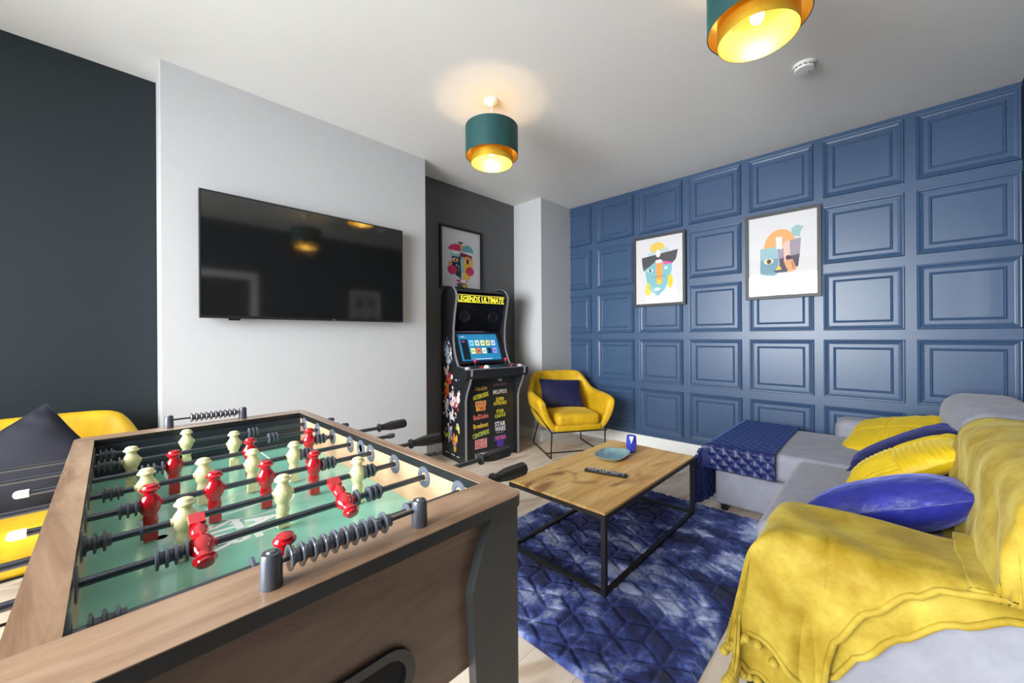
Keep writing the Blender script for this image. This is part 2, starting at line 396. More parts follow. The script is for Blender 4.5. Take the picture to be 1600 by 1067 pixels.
# cabinet boards
CZ0 = 0.545
e_ = 0.022
fp(MB().box(IX1, FX1 - 0.034, FY0 + e_, FY1 - e_, CZ0, FZ - 0.024), 'end_panel', M_FPAN)
fp(MB().box(FX0 + 0.034, IX0, FY0 + e_, FY1 - e_, CZ0, FZ - 0.024), 'end_panel', M_FPAN)
fp(MB().box(IX0, IX1, IY1, FY1 - e_, CZ0, FZ - 0.024), 'side_panel', M_FIN)
fp(MB().box(IX0, IX1, FY0 + e_, IY0, CZ0, FZ - 0.024), 'side_panel', M_FIN)
fp(MB().box(IX0, IX1, IY0, IY1, CZ0, CZ0 + 0.015), 'bottom_board', M_FPAN)
fp(MB().box(IX0 + .001, IX0 + 0.012, IY0 + .001, IY1 - .001, 0.735, FZ - 0.022), 'goal_plate', mat('goal_plate_black', (40, 46, 54), 0.3))
fp(MB().box(IX1 - 0.012, IX1 - .001, IY0 + .001, IY1 - .001, 0.735, FZ - 0.022), 'goal_plate', mat('goal_plate_black', (40, 46, 54), 0.3))
field = fp(MB().box(IX0, IX1, IY0, IY1, 0.72, 0.735), 'playfield', M_FIELD)
cx_, cy_ = (IX0 + IX1) / 2, (IY0 + IY1) / 2
def mark(mb, nm='field_line'):
    o = mb.obj(nm, M_WPRINT, field); return o
zf0, zf1 = 0.7346, 0.7356
mark(MB().grid(lambda u, v: (cx_ + (0.100 + 0.005 * v) * math.cos(2 * PI * u), cy_ + (0.100 + .005 * v) * math.sin(2 * PI * u), zf1), 48, 2, cu=True), 'centre_circle')
mark(MB().box(cx_ - 0.003, cx_ + 0.003, IY0, cy_ - .105, zf0, zf1)); mark(MB().box(cx_ - 0.003, cx_ + 0.003, cy_ + .105, IY1, zf0, zf1))
for sx, xe in ((1, IX0 + 0.013), (-1, IX1 - 0.013)):
    a, b = xe, xe + sx * 0.20
    mark(MB().box(min(b, b + sx * .006), max(b, b + sx * .006), cy_ - .15, cy_ + .15, zf0, zf1))
    for yy in (cy_ - .15, cy_ + .144): mark(MB().box(min(a, b), max(a, b), yy, yy + .006, zf0, zf1))
for (px, py) in ((-1.50, .14), (-1.50, .40), (-1.10, .09), (-1.05, .45), (-1.22, .08), (-0.93, .30)):
    mark(MB().lathe([(0.0, zf1), (0.011, zf1)], 14, (px, py, 0)), 'field_dot')
mark(MB().grid(lambda u, v: (-1.285 + (0.030 + 0.006 * v) * math.cos(2 * PI * u), 0.215 + (0.080 + .006 * v) * math.sin(2 * PI * u), zf1), 40, 2, cu=True), 'crest_oval')
mark(MB().prism([(-1.30, .17), (-1.272, .17), (-1.268, .25), (-1.30, .235)], zf0, zf1 + .0002), 'crest_mark')
text_mesh('field_lettering', 'ALL', 0.08, M_WPRINT, field, (-1.115, 0.268, zf1), (0, 0, 0), 0.0004, 0.125, 0.0035, 0.070)
text_mesh('field_lettering', 'STAR', 0.08, M_WPRINT, field, (-1.125, 0.190, zf1), (0, 0, 0), 0.0004, 0.160, 0.0035, 0.074)
# legs: a board on the end face and one on the side face, meeting at the corner
def leg(sx, sy):
    mb = MB()
    ye = FY1 - 0.012 if sy > 0 else FY0 + 0.012; xe = FX1 - 0.012 if sx > 0 else FX0 + 0.012
    g = lambda d: ye - sy * d
    poly = [(ye, FZ - 0.0245), (g(0.075), FZ - 0.0245), (g(0.128), 0.70), (g(0.118), 0.50), (g(0.085), 0.0), (ye, 0.0)]
    x0, x1 = (xe - 0.022, xe) if sx > 0 else (xe, xe + 0.022)
    mb.prism(poly, x0, x1, 'X')
    xi = x0 if sx > 0 else x1
    h = lambda d: xi - sx * d
    poly = [(xi, FZ - 0.0245), (h(0.10), FZ - 0.0245), (h(0.15), 0.70), (h(0.14), 0.5), (h(0.085), 0.0), (xi, 0.0)]
    y0, y1 = (ye - 0.0098, ye) if sy > 0 else (ye, ye + 0.0098)
    mb.prism(poly, y0, y1, 'Y')
    # below the cabinet the boards thicken to a square post
    mb.box(min(xi, xi - sx * .05), max(xi, xi - sx * .05), min(ye - sy * .01, ye - sy * .06), max(ye - sy * .01, ye - sy * .06), 0, CZ0 - .001)
    return fp(mb, 'leg', M_FLEG)
for sx in (1, -1):
    for sy in (1, -1): leg(sx, sy)
# ball return on the near end: oval ring round a flat face, black for the pocket's shade
def stadium(hw, hh, n=10):
    p = []
    for s_, c in ((1, hw - hh), (-1, -(hw - hh))):
        for i in range(n + 1):
            a = -PI / 2 + PI * i / n
            p.append((c + s_ * hh * math.cos(a), s_ * hh * math.sin(a)))
    return p
def oval_ring(xx, sgn):
    A, B = stadium(0.098, 0.052), stadium(0.080, 0.036); n = len(A); yc, zc = 0.267, 0.628
    mb = MB(); vs = []
    for (P, d) in ((A, 0.0), (A, 0.008), (B, 0.008), (B, -0.02)): vs += [(xx + sgn * d, yc + p[0], zc + p[1]) for p in P]
    fs = [(k * n + i, k * n + (i + 1) % n, (k + 1) * n + (i + 1) % n, (k + 1) * n + i) for k in range(3) for i in range(n)]
    o = fp(mb.add(vs, fs), 'ball_return', M_BLACK, FT, 40)
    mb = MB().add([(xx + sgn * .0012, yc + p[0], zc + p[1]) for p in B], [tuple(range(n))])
    mb.obj('pocket_shade', mat('hole_shade_black', (6, 6, 7), 0.9), o)
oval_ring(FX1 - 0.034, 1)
# rods
RX = [-1.838, -1.680, -1.525, -1.368, -1.213, -1.058, -0.902, -0.750]
RZ = 0.82
men_prof = [(0.0, 0.047), (0.008, 0.0465), (0.0135, 0.044), (0.0150, 0.039), (0.0185, 0.036), (0.0185, 0.033), (0.0125, 0.029), (0.0115, 0.024), (0.0140, 0.019), (0.0190, 0.012), (0.0212, 0.003), (0.0200, -0.008), (0.0160, -0.018), (0.0125, -0.023), (0.0135, -0.029), (0.0150, -0.037), (0.0140, -0.045), (0.0105, -0.052), (0.0100, -0.056)]
def man_mesh(m):
    mb = MB().lathe(men_prof, 16)
    mb.v = [(x * 0.82, y, z) for x, y, z in mb.v]
    mb.lathe([(0.0, -0.024), (.0075, -0.023), (0.0085, -0.015), (0.0085, 0.015), (.0075, .023), (0.0, 0.024)], 12, (0, 0, 0.001), 'Y')   # rod boss
    mb.lathe([(0.004, 0.0), (0.004, 0.0175), (0.0, 0.018)], 8, (0.0, 0.002, 0.003), 'X')   # screw head
    mb.box(-0.0085, 0.0085, -0.0125, 0.0125, -0.080, -0.053)
    return mb.mesh('player_figure', m, 40)
ME_W, ME_R = man_mesh(M_CRM), man_mesh(M_RED)
bump_prof = []
for i in range(3): bump_prof += [(0.0105, i * .0125), (0.0185, i * .0125 + .001), (0.0185, i * .0125 + .0045), (0.0112, i * .0125 + .006)]
bump_prof.append((0.0112, 0.037))
ME_B = MB().lathe([(0.0, -.0005)] + bump_prof + [(0.0, .0375)], 16, (0, -0.018, 0), 'Y').mesh('bumper', M_RUB, 35)
ME_WA = MB().lathe([(0.0, -.002), (0.019, -0.002), (0.019, 0.002), (0.0, .002)], 16, (0, 0, 0), 'Y').mesh('washer', M_RUB, 35)
hand_prof = [(0.0, 0.0), (0.017, 0.001), (0.018, 0.006), (0.013, 0.012), (0.0125, 0.02), (0.016, 0.04), (0.0195, 0.06), (0.0195, 0.118), (0.017, 0.125), (0.0, 0.126)]
ME_H = MB().lathe(hand_prof, 8, (0, 0, 0), 'Y').mesh('handle', mat('black_grip', (36, 35, 35), 0.5), 40)
ME_C = MB().lathe([(0.0, -0.001), (0.0098, 0.0), (0.0098, 0.018), (0.008, 0.023), (0.0035, 0.0255), (0.0, 0.026)], 14, (0, 0, 0), 'Y').mesh('end_cap', M_CAPW, 40)
ME_CB = ME_C.copy(); ME_CB.materials.clear(); ME_CB.materials.append(M_RUB)
ME_RING = MB().lathe([(0.0125, -0.012), (0.0125, 0.001), (0.015, 0.003), (0.027, 0.002), (0.0285, 0.0), (0.0285, -0.001)], 20, (0, 0, 0), 'Y').mesh('bushing_ring', M_RUB, 35)
rods = [  # colour, men Y, tilt, left bumpers, right bumpers, washers, y-min, y-max
    ('w', [0.190], 0, [-0.01], [0.398], [], -0.36, 0.69),
    ('w', [0.042, 0.304], 0, [-0.012], [0.428], [0.016], -0.36, 0.69),
    ('r', [0.129, 0.320, 0.504], 0, [0.075], [0.545], [0.103], -0.142, 0.775),
    ('w', [0.062, 0.177, 0.293, 0.406], 0, [0.001], [0.443], [], -0.36, 0.735),
    ('r', [0.061, 0.179, 0.291, 0.414], 0, [0.027], [0.457], [0.437], -0.116, 0.735),
    ('w', [0.106, 0.289, 0.475], 0, [-0.020], [0.508], [0.040], -0.40, 0.735),
    ('r', [0.114, 0.375], 112, [0.068], [0.446], [0.092, 0.402], -0.22, 0.79),
    ('r', [0.205], 14, [-0.005], [0.46], [0.16], -0.26, 0.70)]
for i, (c, ys, tilt, bl, br, wa, y0, y1) in enumerate(rods):
    rod = MB().lathe([(0.0070, y0), (0.0070, y1)], 14, (0, 0, 0), 'Y').obj('rod', M_ROD, FT, 40)
    rod.location = Vector((RX[i], 0, RZ)) - FO
    for q, yy in enumerate(ys):
        p = link('player_figure', ME_W if c == 'w' else ME_R, rod, (0, yy, 0))
        t = tilt
        p.rotation_euler = (0, math.radians(t), 0)
        if t == 0 and c == 'w': p.rotation_euler = (0, 0, PI)
        if c == 'w': p.rotation_euler = (0, 0, 0)
    for yy in bl + br: link('bumper', ME_B, rod, (0, yy, 0))
    for yy in wa: link('washer', ME_WA, rod, (0, yy, 0))
    if c == 'r':
        link('handle', ME_H, rod, (0, y1 - 0.002, 0)); o = link('end_cap', ME_C, rod, (0, y0, 0)); o.rotation_euler = (PI, 0, 0)
    else:
        link('end_cap', ME_CB, rod, (0, y1, 0)); o = link('handle', ME_H, rod, (0, y0 + 0.002, 0)); o.rotation_euler = (PI, 0, 0)
    o = link('bushing_ring', ME_RING, FT, Vector((RX[i], IY1 - 0.0005, RZ)) - FO); o.rotation_euler = (0, 0, PI)
    o = link('bushing_ring', ME_RING, FT, Vector((RX[i], IY0 + 0.0005, RZ)) - FO)
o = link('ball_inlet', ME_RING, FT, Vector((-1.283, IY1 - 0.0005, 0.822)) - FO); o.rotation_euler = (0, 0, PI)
MB().lathe([(0.0, -0.0005), (0.0125, -0.0005)], 16, (0, 0, 0), 'Y').obj('inlet_shade', mat('hole_shade_black', (6, 6, 7), 0.9), o)  # flat disc whose black colour stands in for shade inside the hole
# scorers
def scorer(xx, slide):
    sc = MB().lathe([(0.0035, 0.150), (0.0035, 0.383)], 10, (xx, 0, 0.891), 'Y').obj('score_rod', M_ROD, FT, 40); sc.location = -FO
    for yy in (0.150, 0.383):
        MB().lathe([(0.0, 0.0), (0.0140, 0.0), (0.0143, 0.002), (0.0132, 0.042), (0.0115, 0.0455), (0.0, 0.046)], 20, (xx, yy, FZ)).obj('scorer_post', mat('grey_post', (70, 73, 80), 0.3), sc, 40)
        MB().lathe([(0.0, 0.046), (0.006, 0.046), (0.005, 0.048), (0.0, 0.048)], 10, (xx, yy, FZ)).obj('screw', M_SCREW, sc, 40)
    bp = [(0.004, 0.0), (0.0168, 0.0008), (0.0178, 0.002), (0.0172, 0.0035), (0.0105, 0.009), (0.0095, 0.0115), (0.0105, 0.0145), (0.004, 0.0146)]
    me = MB().lathe(bp, 16, (0, 0, 0), 'Y').mesh('score_bead', mat('dark_bead', (92, 96, 106), 0.18, coat=.6), 40)
    for k in range(10):
        yy = (0.170 + k * 0.0152 + (0.004 if k == 9 else 0)) if not slide else (0.213 + k * 0.0152)
        link('score_bead', me, sc, (xx, yy, 0.891))
scorer(-0.603, False); scorer(-1.945, True)

# ================================================================== TELEVISION
TVX = -2.882
TV = thing('television', 'large black flat-screen television hung on the pale chimney breast', 'television', (TVX, 1.022, 1.32))
def tp(mb, n, m, p=TV, sm=None):
    o = mb.obj(n, m, p, sm); o.location = (-TVX, -1.022, -1.32) if p is TV else (0, 0, 0); return o
ty0, ty1, tz0, tz1 = 0.360, 1.685, 1.320, 2.080
tp(MB().box(TVX - 0.035, TVX - 0.003, ty0, ty1, tz0, tz1), 'casing', M_BLACK)
tp(MB().box(TVX - 0.003, TVX - 0.0005, ty0 + 0.008, ty1 - 0.008, tz0 + 0.016, tz1 - 0.008), 'screen', M_TVS)
for a in ((ty0, ty0 + .008, tz0, tz1), (ty1 - .008, ty1, tz0, tz1), (ty0 + .008, ty1 - .008, tz1 - .008, tz1), (ty0 + .008, ty1 - .008, tz0, tz0 + .016)):
    tp(MB().box(TVX - 0.003, TVX + 0.0015, *a), 'bezel', mat('tv_bezel', (30, 30, 31), 0.35))
tp(MB().box(TVX + 0.0015, TVX + 0.002, 1.115, 1.135, tz0 + .004, tz0 + .012), 'maker_badge', M_SCREW)
tp(MB().box(TVX - 0.02, TVX - 0.005, 0.50, 0.56, tz0 - 0.012, tz0), 'sensor', M_BLACK)
tp(MB().box(XL + .001, TVX - 0.035, 0.75, 1.30, 1.5, 1.9), 'wall_bracket', M_BLACKM)

# ================================================================== FRAMED PRINTS
def polyline_circle(cx, cy, rx, ry, n=24, a0=0, a1=360):
    return [(cx + rx * math.cos(math.radians(a0 + (a1 - a0) * i / n)), cy + ry * math.sin(math.radians(a0 + (a1 - a0) * i / n))) for i in range(n + (0 if a1 - a0 == 360 else 1))]
def picture(label, loc, rz, w, h, shapes, frame_m, group, fw=0.022, frame_name='framed_print'):
    # local: x to the right as seen, y into the wall, z up from the bottom edge
    t = thing(frame_name, label, 'picture', loc, rz, group)
    for a in ((-w / 2, -w / 2 + fw, 0, h), (w / 2 - fw, w / 2, 0, h), (-w / 2 + fw, w / 2 - fw, 0, fw), (-w / 2 + fw, w / 2 - fw, h - fw, h)):
        MB().box(a[0], a[1], -0.026, -0.001, a[2], a[3]).obj('frame_bar', frame_m, t)
    pr = MB().box(-w / 2 + fw, w / 2 - fw, -0.010, -0.004, fw, h - fw).obj('print', M_PAPER, t)
    pw_, ph = w - 2 * fw, h - 2 * fw
    for i, (poly, col) in enumerate(shapes):
        d = 0.0101 + 0.00012 * i
        P = [(-pw_ / 2 + u * pw_, fw + (1 - v) * ph) for u, v in poly]
        MB().add([(p[0], -d, p[1]) for p in P], [tuple(range(len(P)))]).obj('printed_shape', mat('ink_%d_%d_%d' % col, col, 0.6), pr)
    MB().box(-w / 2 + fw, w / 2 - fw, -0.020, -0.018, fw, h - fw).obj('glazing', M_GLASS, t)
    return t
C_ = polyline_circle
PINK, DKT, YEL, ORG, TEAL, LTEAL, BLK, WHT, MAR, DGR = (200, 28, 96), (24, 52, 60), (226, 186, 40), (226, 150, 60), (96, 164, 166), (140, 196, 198), (40, 38, 46), (244, 240, 236), (110, 20, 60), (70, 70, 74)
sh1 = [(C_(.40, .365, .235, .115, 16, 180, 360) + [(.52, .365)], PINK), ([(.47, .25), (.54, .25), (.54, .37), (.47, .37)], ORG), (C_(.66, .36, .16, .12, 14, 180, 360), TEAL), ([(.42, .20), (.53, .20), (.53, .24), (.42, .24)], (90, 70, 80)),
       ([(.25, .42), (.47, .42), (.50, .85), (.36, .80), (.26, .66)], DKT), ([(.47, .38), (.78, .42), (.77, .53), (.48, .50)], MAR), ([(.54, .46), (.80, .48), (.80, .62), (.72, .84), (.54, .86)], YEL),
       (C_(.66, .52, .13, .08, 16, 180, 360), ORG), ([(.22, .40), (.45, .40), (.45, .47), (.22, .47)], LTEAL), ([(.26, .385), (.42, .385), (.40, .42), (.28, .42)], WHT), (C_(.34, .53, .075, .034), (232, 210, 150)), (C_(.345, .53, .03, .024), MAR),
       (C_(.66, .53, .075, .05), (240, 220, 170)), (C_(.66, .53, .045, .05), MAR), ([(.50, .46), (.54, .46), (.56, .72), (.49, .74)], LTEAL), (C_(.26, .71, .12, .078), PINK), (C_(.72, .70, .11, .08), PINK), (C_(.37, .62, .02, .012), WHT), (C_(.43, .64, .014, .01), WHT), (C_(.42, .70, .014, .01), YEL),
       ([(.34, .88), (.50, .85), (.68, .875), (.58, .915), (.46, .92)], PINK), (C_(.54, .885, .08, .022), WHT), ([(.38, .925), (.64, .925), (.64, 1), (.38, 1)], DGR), ([(.52, .94), (.64, .94), (.60, 1), (.52, .98)], YEL), ([(.16, .58), (.24, .56), (.24, .64), (.17, .64)], ORG)]
picture('black-framed colourful face print with pink cheeks above the arcade machine', (XA + 0.0005, 2.600, 1.700), -PI / 2 + PI, 0.566, 0.652, sh1, M_BLACK, None)
sh2 = [(C_(.47, .16, .155, .085), (222, 190, 78)), ([(.25, .235), (.70, .17), (.72, .26), (.30, .29)], (178, 198, 200)), ([(.13, .285), (.90, .225), (.86, .36), (.80, .405), (.60, .365), (.42, .37), (.26, .45), (.17, .495), (.14, .39)], (66, 64, 66)),
       ([(.20, .47), (.30, .43), (.42, .37), (.60, .365), (.78, .41), (.77, .52), (.72, .66), (.62, .80), (.47, .885), (.33, .80), (.24, .66)], (122, 178, 186)), ([(.60, .365), (.80, .405), (.78, .42), (.60, .42)], (218, 60, 150)),
       (C_(.27, .78, .065, .10), (222, 196, 40)), (C_(.74, .68, .055, .10), (222, 196, 40)), ([(.24, .64), (.30, .78), (.40, .86), (.34, .80)], (108, 168, 180)), ([(.44, .39), (.585, .385), (.575, .68), (.52, .72), (.45, .70)], (228, 156, 72)), ([(.45, .64), (.565, .64), (.55, .71), (.46, .71)], (232, 190, 60)),
       (C_(.49, .25, .05, .055), (240, 226, 220)), (C_(.50, .365, .07, .03), (238, 234, 236)), ([(.43, .325), (.55, .32), (.55, .34), (.43, .345)], (60, 60, 90)), (C_(.315, .495, .062, .026), WHT), (C_(.315, .495, .028, .024), (40, 60, 84)), (C_(.655, .475, .035, .022), WHT), ([(.36, .595), (.64, .585), (.64, .592), (.36, .602)], (60, 110, 124)),
       (C_(.47, .785, .06, .022), WHT), ([(.40, .83), (.56, .79), (.48, .89)], (96, 160, 176))]
picture('grey-framed print of a teal face in a dark hat on the blue panelled wall', (-1.696, YF - 0.0195, 1.508), 0, 0.548, 0.744, sh2, mat('dark_grey_frame', (50, 50, 54), 0.5), 'framed prints on the blue panelled wall', 0.026)
sh3 = [(C_(.48, .40, .24, .215, 20, 180, 360), (226, 160, 92)), ([(.64, .20), (.72, .16), (.82, .19), (.78, .24), (.76, .31), (.66, .28)], (140, 180, 182)), ([(.18, .40), (.46, .40), (.46, .56), (.18, .56)], (142, 178, 188)), ([(.18, .55), (.46, .54), (.46, .71), (.36, .78), (.18, .71)], (108, 150, 164)),
       ([(.44, .42), (.50, .44), (.60, .34), (.78, .32), (.76, .56), (.46, .58)], (150, 136, 150)), ([(.47, .55), (.76, .51), (.74, .66), (.58, .72), (.47, .72)], (78, 66, 82)), ([(.53, .36), (.62, .33), (.63, .60), (.54, .60)], (222, 184, 168)), ([(.53, .58), (.66, .57), (.72, .70), (.60, .73)], (214, 160, 110)), ([(.64, .60), (.66, .60), (.69, .69), (.67, .69)], (190, 90, 60)), ([(.42, .28), (.51, .28), (.51, .40), (.43, .43)], (244, 240, 238)),
       (C_(.31, .57, .075, .034), (226, 204, 160)), (C_(.315, .57, .034, .028), (60, 54, 60)), (C_(.60, .545, .04, .03), (60, 30, 60)), ([(.46, .62), (.51, .69), (.41, .695)], (222, 190, 80)), ([(.38, .69), (.60, .68), (.56, .715), (.42, .72)], (60, 66, 84))]
picture('grey-framed print of a grey-teal face under an orange arch on the blue panelled wall', (-0.632, YF - 0.0195, 1.511), 0, 0.536, 0.742, sh3, mat('dark_grey_frame', (50, 50, 54), 0.5), 'framed prints on the blue panelled wall', 0.026)
sh4 = []
for u in (.28, .72):
    for v in (.28, .72): sh4.append((C_(u, v, .13, .13, 9), (96, 96, 100)))
picture('white poster of four dark emblems on the navy wall above the sofa', (XR - 0.0005, 3.02, 1.28), -PI / 2, 0.50, 0.70, sh4, M_TRIM, None, 0.012)

# ================================================================== ARCADE MACHINE
M_ACB = mat('arcade_black_vinyl', (34, 36, 39), 0.32)
M_TMOLD = mat('silver_edge_trim', (160, 162, 166), 0.35, metal=0.3)
AR = thing('arcade_machine', 'tall black arcade cabinet with lit yellow marquee, blue screen and logo panel', 'arcade machine', (-2.995, 2.618, 0), math.radians(-8))
sp = [(.245, 0), (.245, .60), (.262, .66), (.32, .77), (.352, .85), (.356, .895), (.110, .918), (.072, .98), (.040, 1.06), (.022, 1.17), (.026, 1.29), (.048, 1.42), (.082, 1.55), (.086, 1.60), (.066, 1.645), (.020, 1.685), (-.04, 1.702), (-.12, 1.700), (-.175, 1.672), (-.198, 1.62), (-.205, 1.5), (-.205, 0)]
for sy in (-1, 1):
    y0, y1 = (-.32, -.300) if sy < 0 else (.300, .32)
    sd = MB().prism([(p[0], p[1]) for p in sp], y0, y1, 'Y').obj('side_panel', M_ACB, AR)
    pts = [(p[0], (y0 + y1) / 2, p[1]) for p in sp[:20]]
    mb = MB(); k = len(pts)
    for i in range(k - 1):
        a, b = Vector(pts[i]), Vector(pts[i + 1]); d = (b - a).normalized(); n = Vector((d.z, 0, -d.x)) * 0.003
        mb.add([a + Vector((0, -.010, 0)), a + Vector((0, .010, 0)), b + Vector((0, .010, 0)), b + Vector((0, -.010, 0)), a + Vector((0, -.0105, 0)) + n, a + Vector((0, .0105, 0)) + n, b + Vector((0, .0105, 0)) + n, b + Vector((0, -.0105, 0)) + n],
               [(0, 1, 5, 4), (4, 5, 6, 7), (2, 3, 7, 6), (1, 2, 6, 5), (3, 0, 4, 7)])
    mb.obj('edge_trim', M_TMOLD, sd)
    if sy < 0: SIDE = sd
# abstract colour splashes on the visible side: one printed sheet of small flakes
rs = random.Random(4)
cols = [(236, 236, 240), (228, 120, 50), (150, 170, 70), (190, 60, 60), (150, 110, 190), (206, 184, 60), (176, 196, 214), (120, 70, 60), (230, 200, 190), (110, 130, 200), (34, 36, 40)]
art = MB(); na = 0
# x, z, spread x, spread z, count, colours
for (x, z, ax_, az, cnt, cs) in [(-.085, 1.03, .050, .115, 34, (6, 0, 6, 7, 6)), (-.03, 1.00, .030, .10, 20, (0, 6, 10)), (-.12, 1.11, .02, .06, 8, (6, 9)), (-.10, .86, .055, .06, 18, (2, 2, 0, 8, 7)), (-.05, .80, .05, .06, 18, (3, 1, 4, 3)), (-.11, .67, .06, .10, 30, (1, 1, 5, 1, 3)), (.10, .81, .07, .035, 16, (0, 6, 10, 6)), (.03, .70, .03, .06, 12, (4, 8, 10)),
                                 (.01, .59, .045, .08, 22, (8, 8, 0, 4)), (.085, .575, .035, .075, 18, (3, 7, 3, 8)), (.14, .62, .02, .07, 9, (8, 0)), (-.10, .52, .05, .06, 18, (8, 6, 0)), (-.02, .43, .09, .055, 34, (6, 0, 8, 10)), (.12, .33, .03, .05, 12, (2, 0, 5)), (-.02, .31, .06, .03, 8, (8, 4, 10)), (-.04, .22, .05, .06, 18, (4, 4, 9, 5)), (.065, .18, .045, .06, 20, (5, 2, 4, 1)), (-.13, .24, .03, .03, 6, (5, 2))]:
    for q in range(cnt):
        px = x + rs.gauss(0, .5) * ax_; pz = z + rs.gauss(0, .5) * az; r = rs.uniform(.010, .026); n = rs.choice((5, 6, 7)); a0_ = rs.random() * 6; st = rs.uniform(.5, 1.8)
        px = max(-.18, min(.20, px)); yy = -.3203 - .000012 * na; na += 1
        P = [(px + r * (.6 + .6 * rs.random()) * math.cos(a0_ + 2 * PI * i / n), yy, pz + st * r * (.6 + .6 * rs.random()) * math.sin(a0_ + 2 * PI * i / n)) for i in range(n)]
        art.add(P, [tuple(range(n))], rs.choice(cs))
art.add([(-.155, -.3260, 1.02), (-.147, -.3260, 1.02), (-.163, -.3260, 1.16), (-.171, -.3260, 1.16)], [(0, 1, 2, 3)], 1)
art.obj('side_artwork', [mat('ink_%d_%d_%d' % c, c, 0.45) for c in cols], SIDE)
text_rows = MB()
for i, (a, b) in enumerate(((-.14, -.06), (-.02, .05), (.09, .14))): text_rows.box(a, b, -.3208, -.3203, .052 - .001 * i, .060 - .001 * i)
text_rows.obj('printed_line', mat('ink_200_200_200', (200, 200, 200), .5), SIDE)
# inner boards
fpn = MB().box(.195, .215, -.300, .300, 0.02, .80).obj('front_panel', M_ACB, AR)
dk = MB().prism([(.348, .815), (.352, .893), (.100, .916), (.10, .80), (.30, .80)], -.3605, .3605, 'Y').obj('control_deck', M_ACB, AR)
MB().box(.325, .354, -.362, .362, .8955, .8995).obj('deck_edge', M_TMOLD, dk)
MB().box(-.204, -.19, -.300, .300, 0.0, 1.64).obj('back_panel', M_ACB, AR)
MB().prism([(.02, 1.668), (-.17, 1.66), (-.18, 1.64), (.04, 1.645)], -.300, .300, 'Y').obj('top_panel', M_ACB, AR)
mq = MB().prism([(.036, 1.530), (.056, 1.532), (.066, 1.612), (.046, 1.625)], -.2995, .2995, 'Y').obj('marquee', mat('marquee_black', (18, 18, 16), 0.25), AR)
YMQ = mat('marquee_yellow', (226, 214, 60), 0.5, emit=((230, 216, 60), 0.9))
mqr = math.radians(97.1)
text_mesh('marquee_lettering', 'LEGENDS ULTIMATE', 0.06, YMQ, mq, (.0635, -.005, 1.572), (mqr, 0, PI / 2), 0.0006, 0.55, 0.0016, 0.056)
for zz in (1.537, 1.606): MB().box(.0575 + (zz - 1.532) * .125, .059 + (zz - 1.532) * .125, -.28, .28, zz, zz + .005).obj('marquee_stripe', YMQ, mq)
MB().prism([(.030, 1.528), (-.03, 1.27), (-.045, 1.27), (.012, 1.528)], -.2995, .2995, 'Y').obj('speaker_panel', mat('speaker_panel_gloss', (14, 14, 15), 0.15), AR)
for yy in (-.17, .17): 
    o = MB().lathe([(.0, .0), (.052, .0), (.055, .003), (.058, .0)], 20, (0, 0, 0), 'X').obj('speaker', mat('speaker_grille', (26, 26, 27), .6), AR, 40); o.location = (.0048, yy, 1.40); o.rotation_euler = (0, math.radians(13), 0)
# monitor bezel, reclined
a0, a1 = (.085, .93), (-.055, 1.262)
dd = Vector((a1[0] - a0[0], a1[1] - a0[1])).normalized(); nn = Vector((dd.y, -dd.x))
def tilt_quad(y0, y1, s0, s1, off, th=.0):
    P = lambda s, y: (a0[0] + dd.x * s + nn.x * off, y, a0[1] + dd.y * s + nn.y * off)
    return [P(s0, y0), P(s0, y1), P(s1, y1), P(s1, y0)]
bz = MB().prism([a0, a1, (a1[0] - .02, a1[1]), (a0[0] - .02, a0[1])], -.2995, .2995, 'Y').obj('monitor_bezel', mat('bezel_black_gloss', (20, 20, 22), .2), AR)
scn = MB().add(tilt_quad(-.235, .235, .035, .315, .001), [(0, 1, 2, 3)]).obj('screen', mat('screen_blue', (40, 120, 160), .2, noise=(6, .25), emit=((36, 120, 165), .65)), AR)
MB().add(tilt_quad(-.245, .245, .025, .325, .0006), [(0, 1, 2, 3)]).obj('screen_border', mat('screen_border', (14, 44, 80), .25, emit=((14, 50, 100), .4)), AR)
def tile(y0, y1, s0, s1, c, off=.0018, e=.6):
    MB().add(tilt_quad(y0, y1, s0, s1, off), [(0, 1, 2, 3)]).obj('game_tile', mat('tile_%d_%d_%d' % c, c, .3, emit=(c, e)), scn)
tile(-.215, -.135, .045, .262, (14, 26, 38), e=.2)
tile(-.205, -.165, .228, .250, (120, 50, 120), .0022)
for k, (c1, c2) in enumerate([((130, 200, 230), (226, 220, 130)), ((196, 214, 190), (214, 110, 70)), ((214, 222, 170), (210, 230, 200)), ((216, 214, 120), (20, 40, 70)), ((200, 200, 235), (150, 140, 220))]):
    y = -.115 + k * .066
    tile(y, y + .050, .190, .250, c1); tile(y, y + .050, .105, .165, c2)
    tile(y + .012, y + .038, .205, .230, tuple(int(v * .72) for v in c1), .0022); tile(y + .012, y + .038, .12, .145, tuple(int(v * .72) for v in c2), .0022)
tile(-.10, .12, .045, .050, (220, 230, 235))
tile(-.21, -.16, .285, .292, (190, 220, 235))
MB().add(tilt_quad(-.27, .10, .345, .350, .0006), [(0, 1, 2, 3)]).obj('bezel_line', mat('lilac_line', (150, 120, 160), .4), bz)
dn = Vector((.256, -.0215)).normalized(); ax = math.atan2(.023, .252)
RB = mat('red_button', (200, 40, 60), .25, coat=.5); WB = mat('white_button', (230, 220, 205), .3)
for yy in (-.19, .17):
    s = MB().lathe([(.018, 0), (.016, .004), (.005, .006), (.005, .045)], 14, (.225, yy, .906)).obj('joystick', M_BLACK, dk, 40)
    MB().lathe([(0, .043), (.010, .046), (.0165, .058), (.017, .064), (.012, .076), (0, .081)], 14, (.225, yy, .906)).obj('ball_top', RB, s, 50)
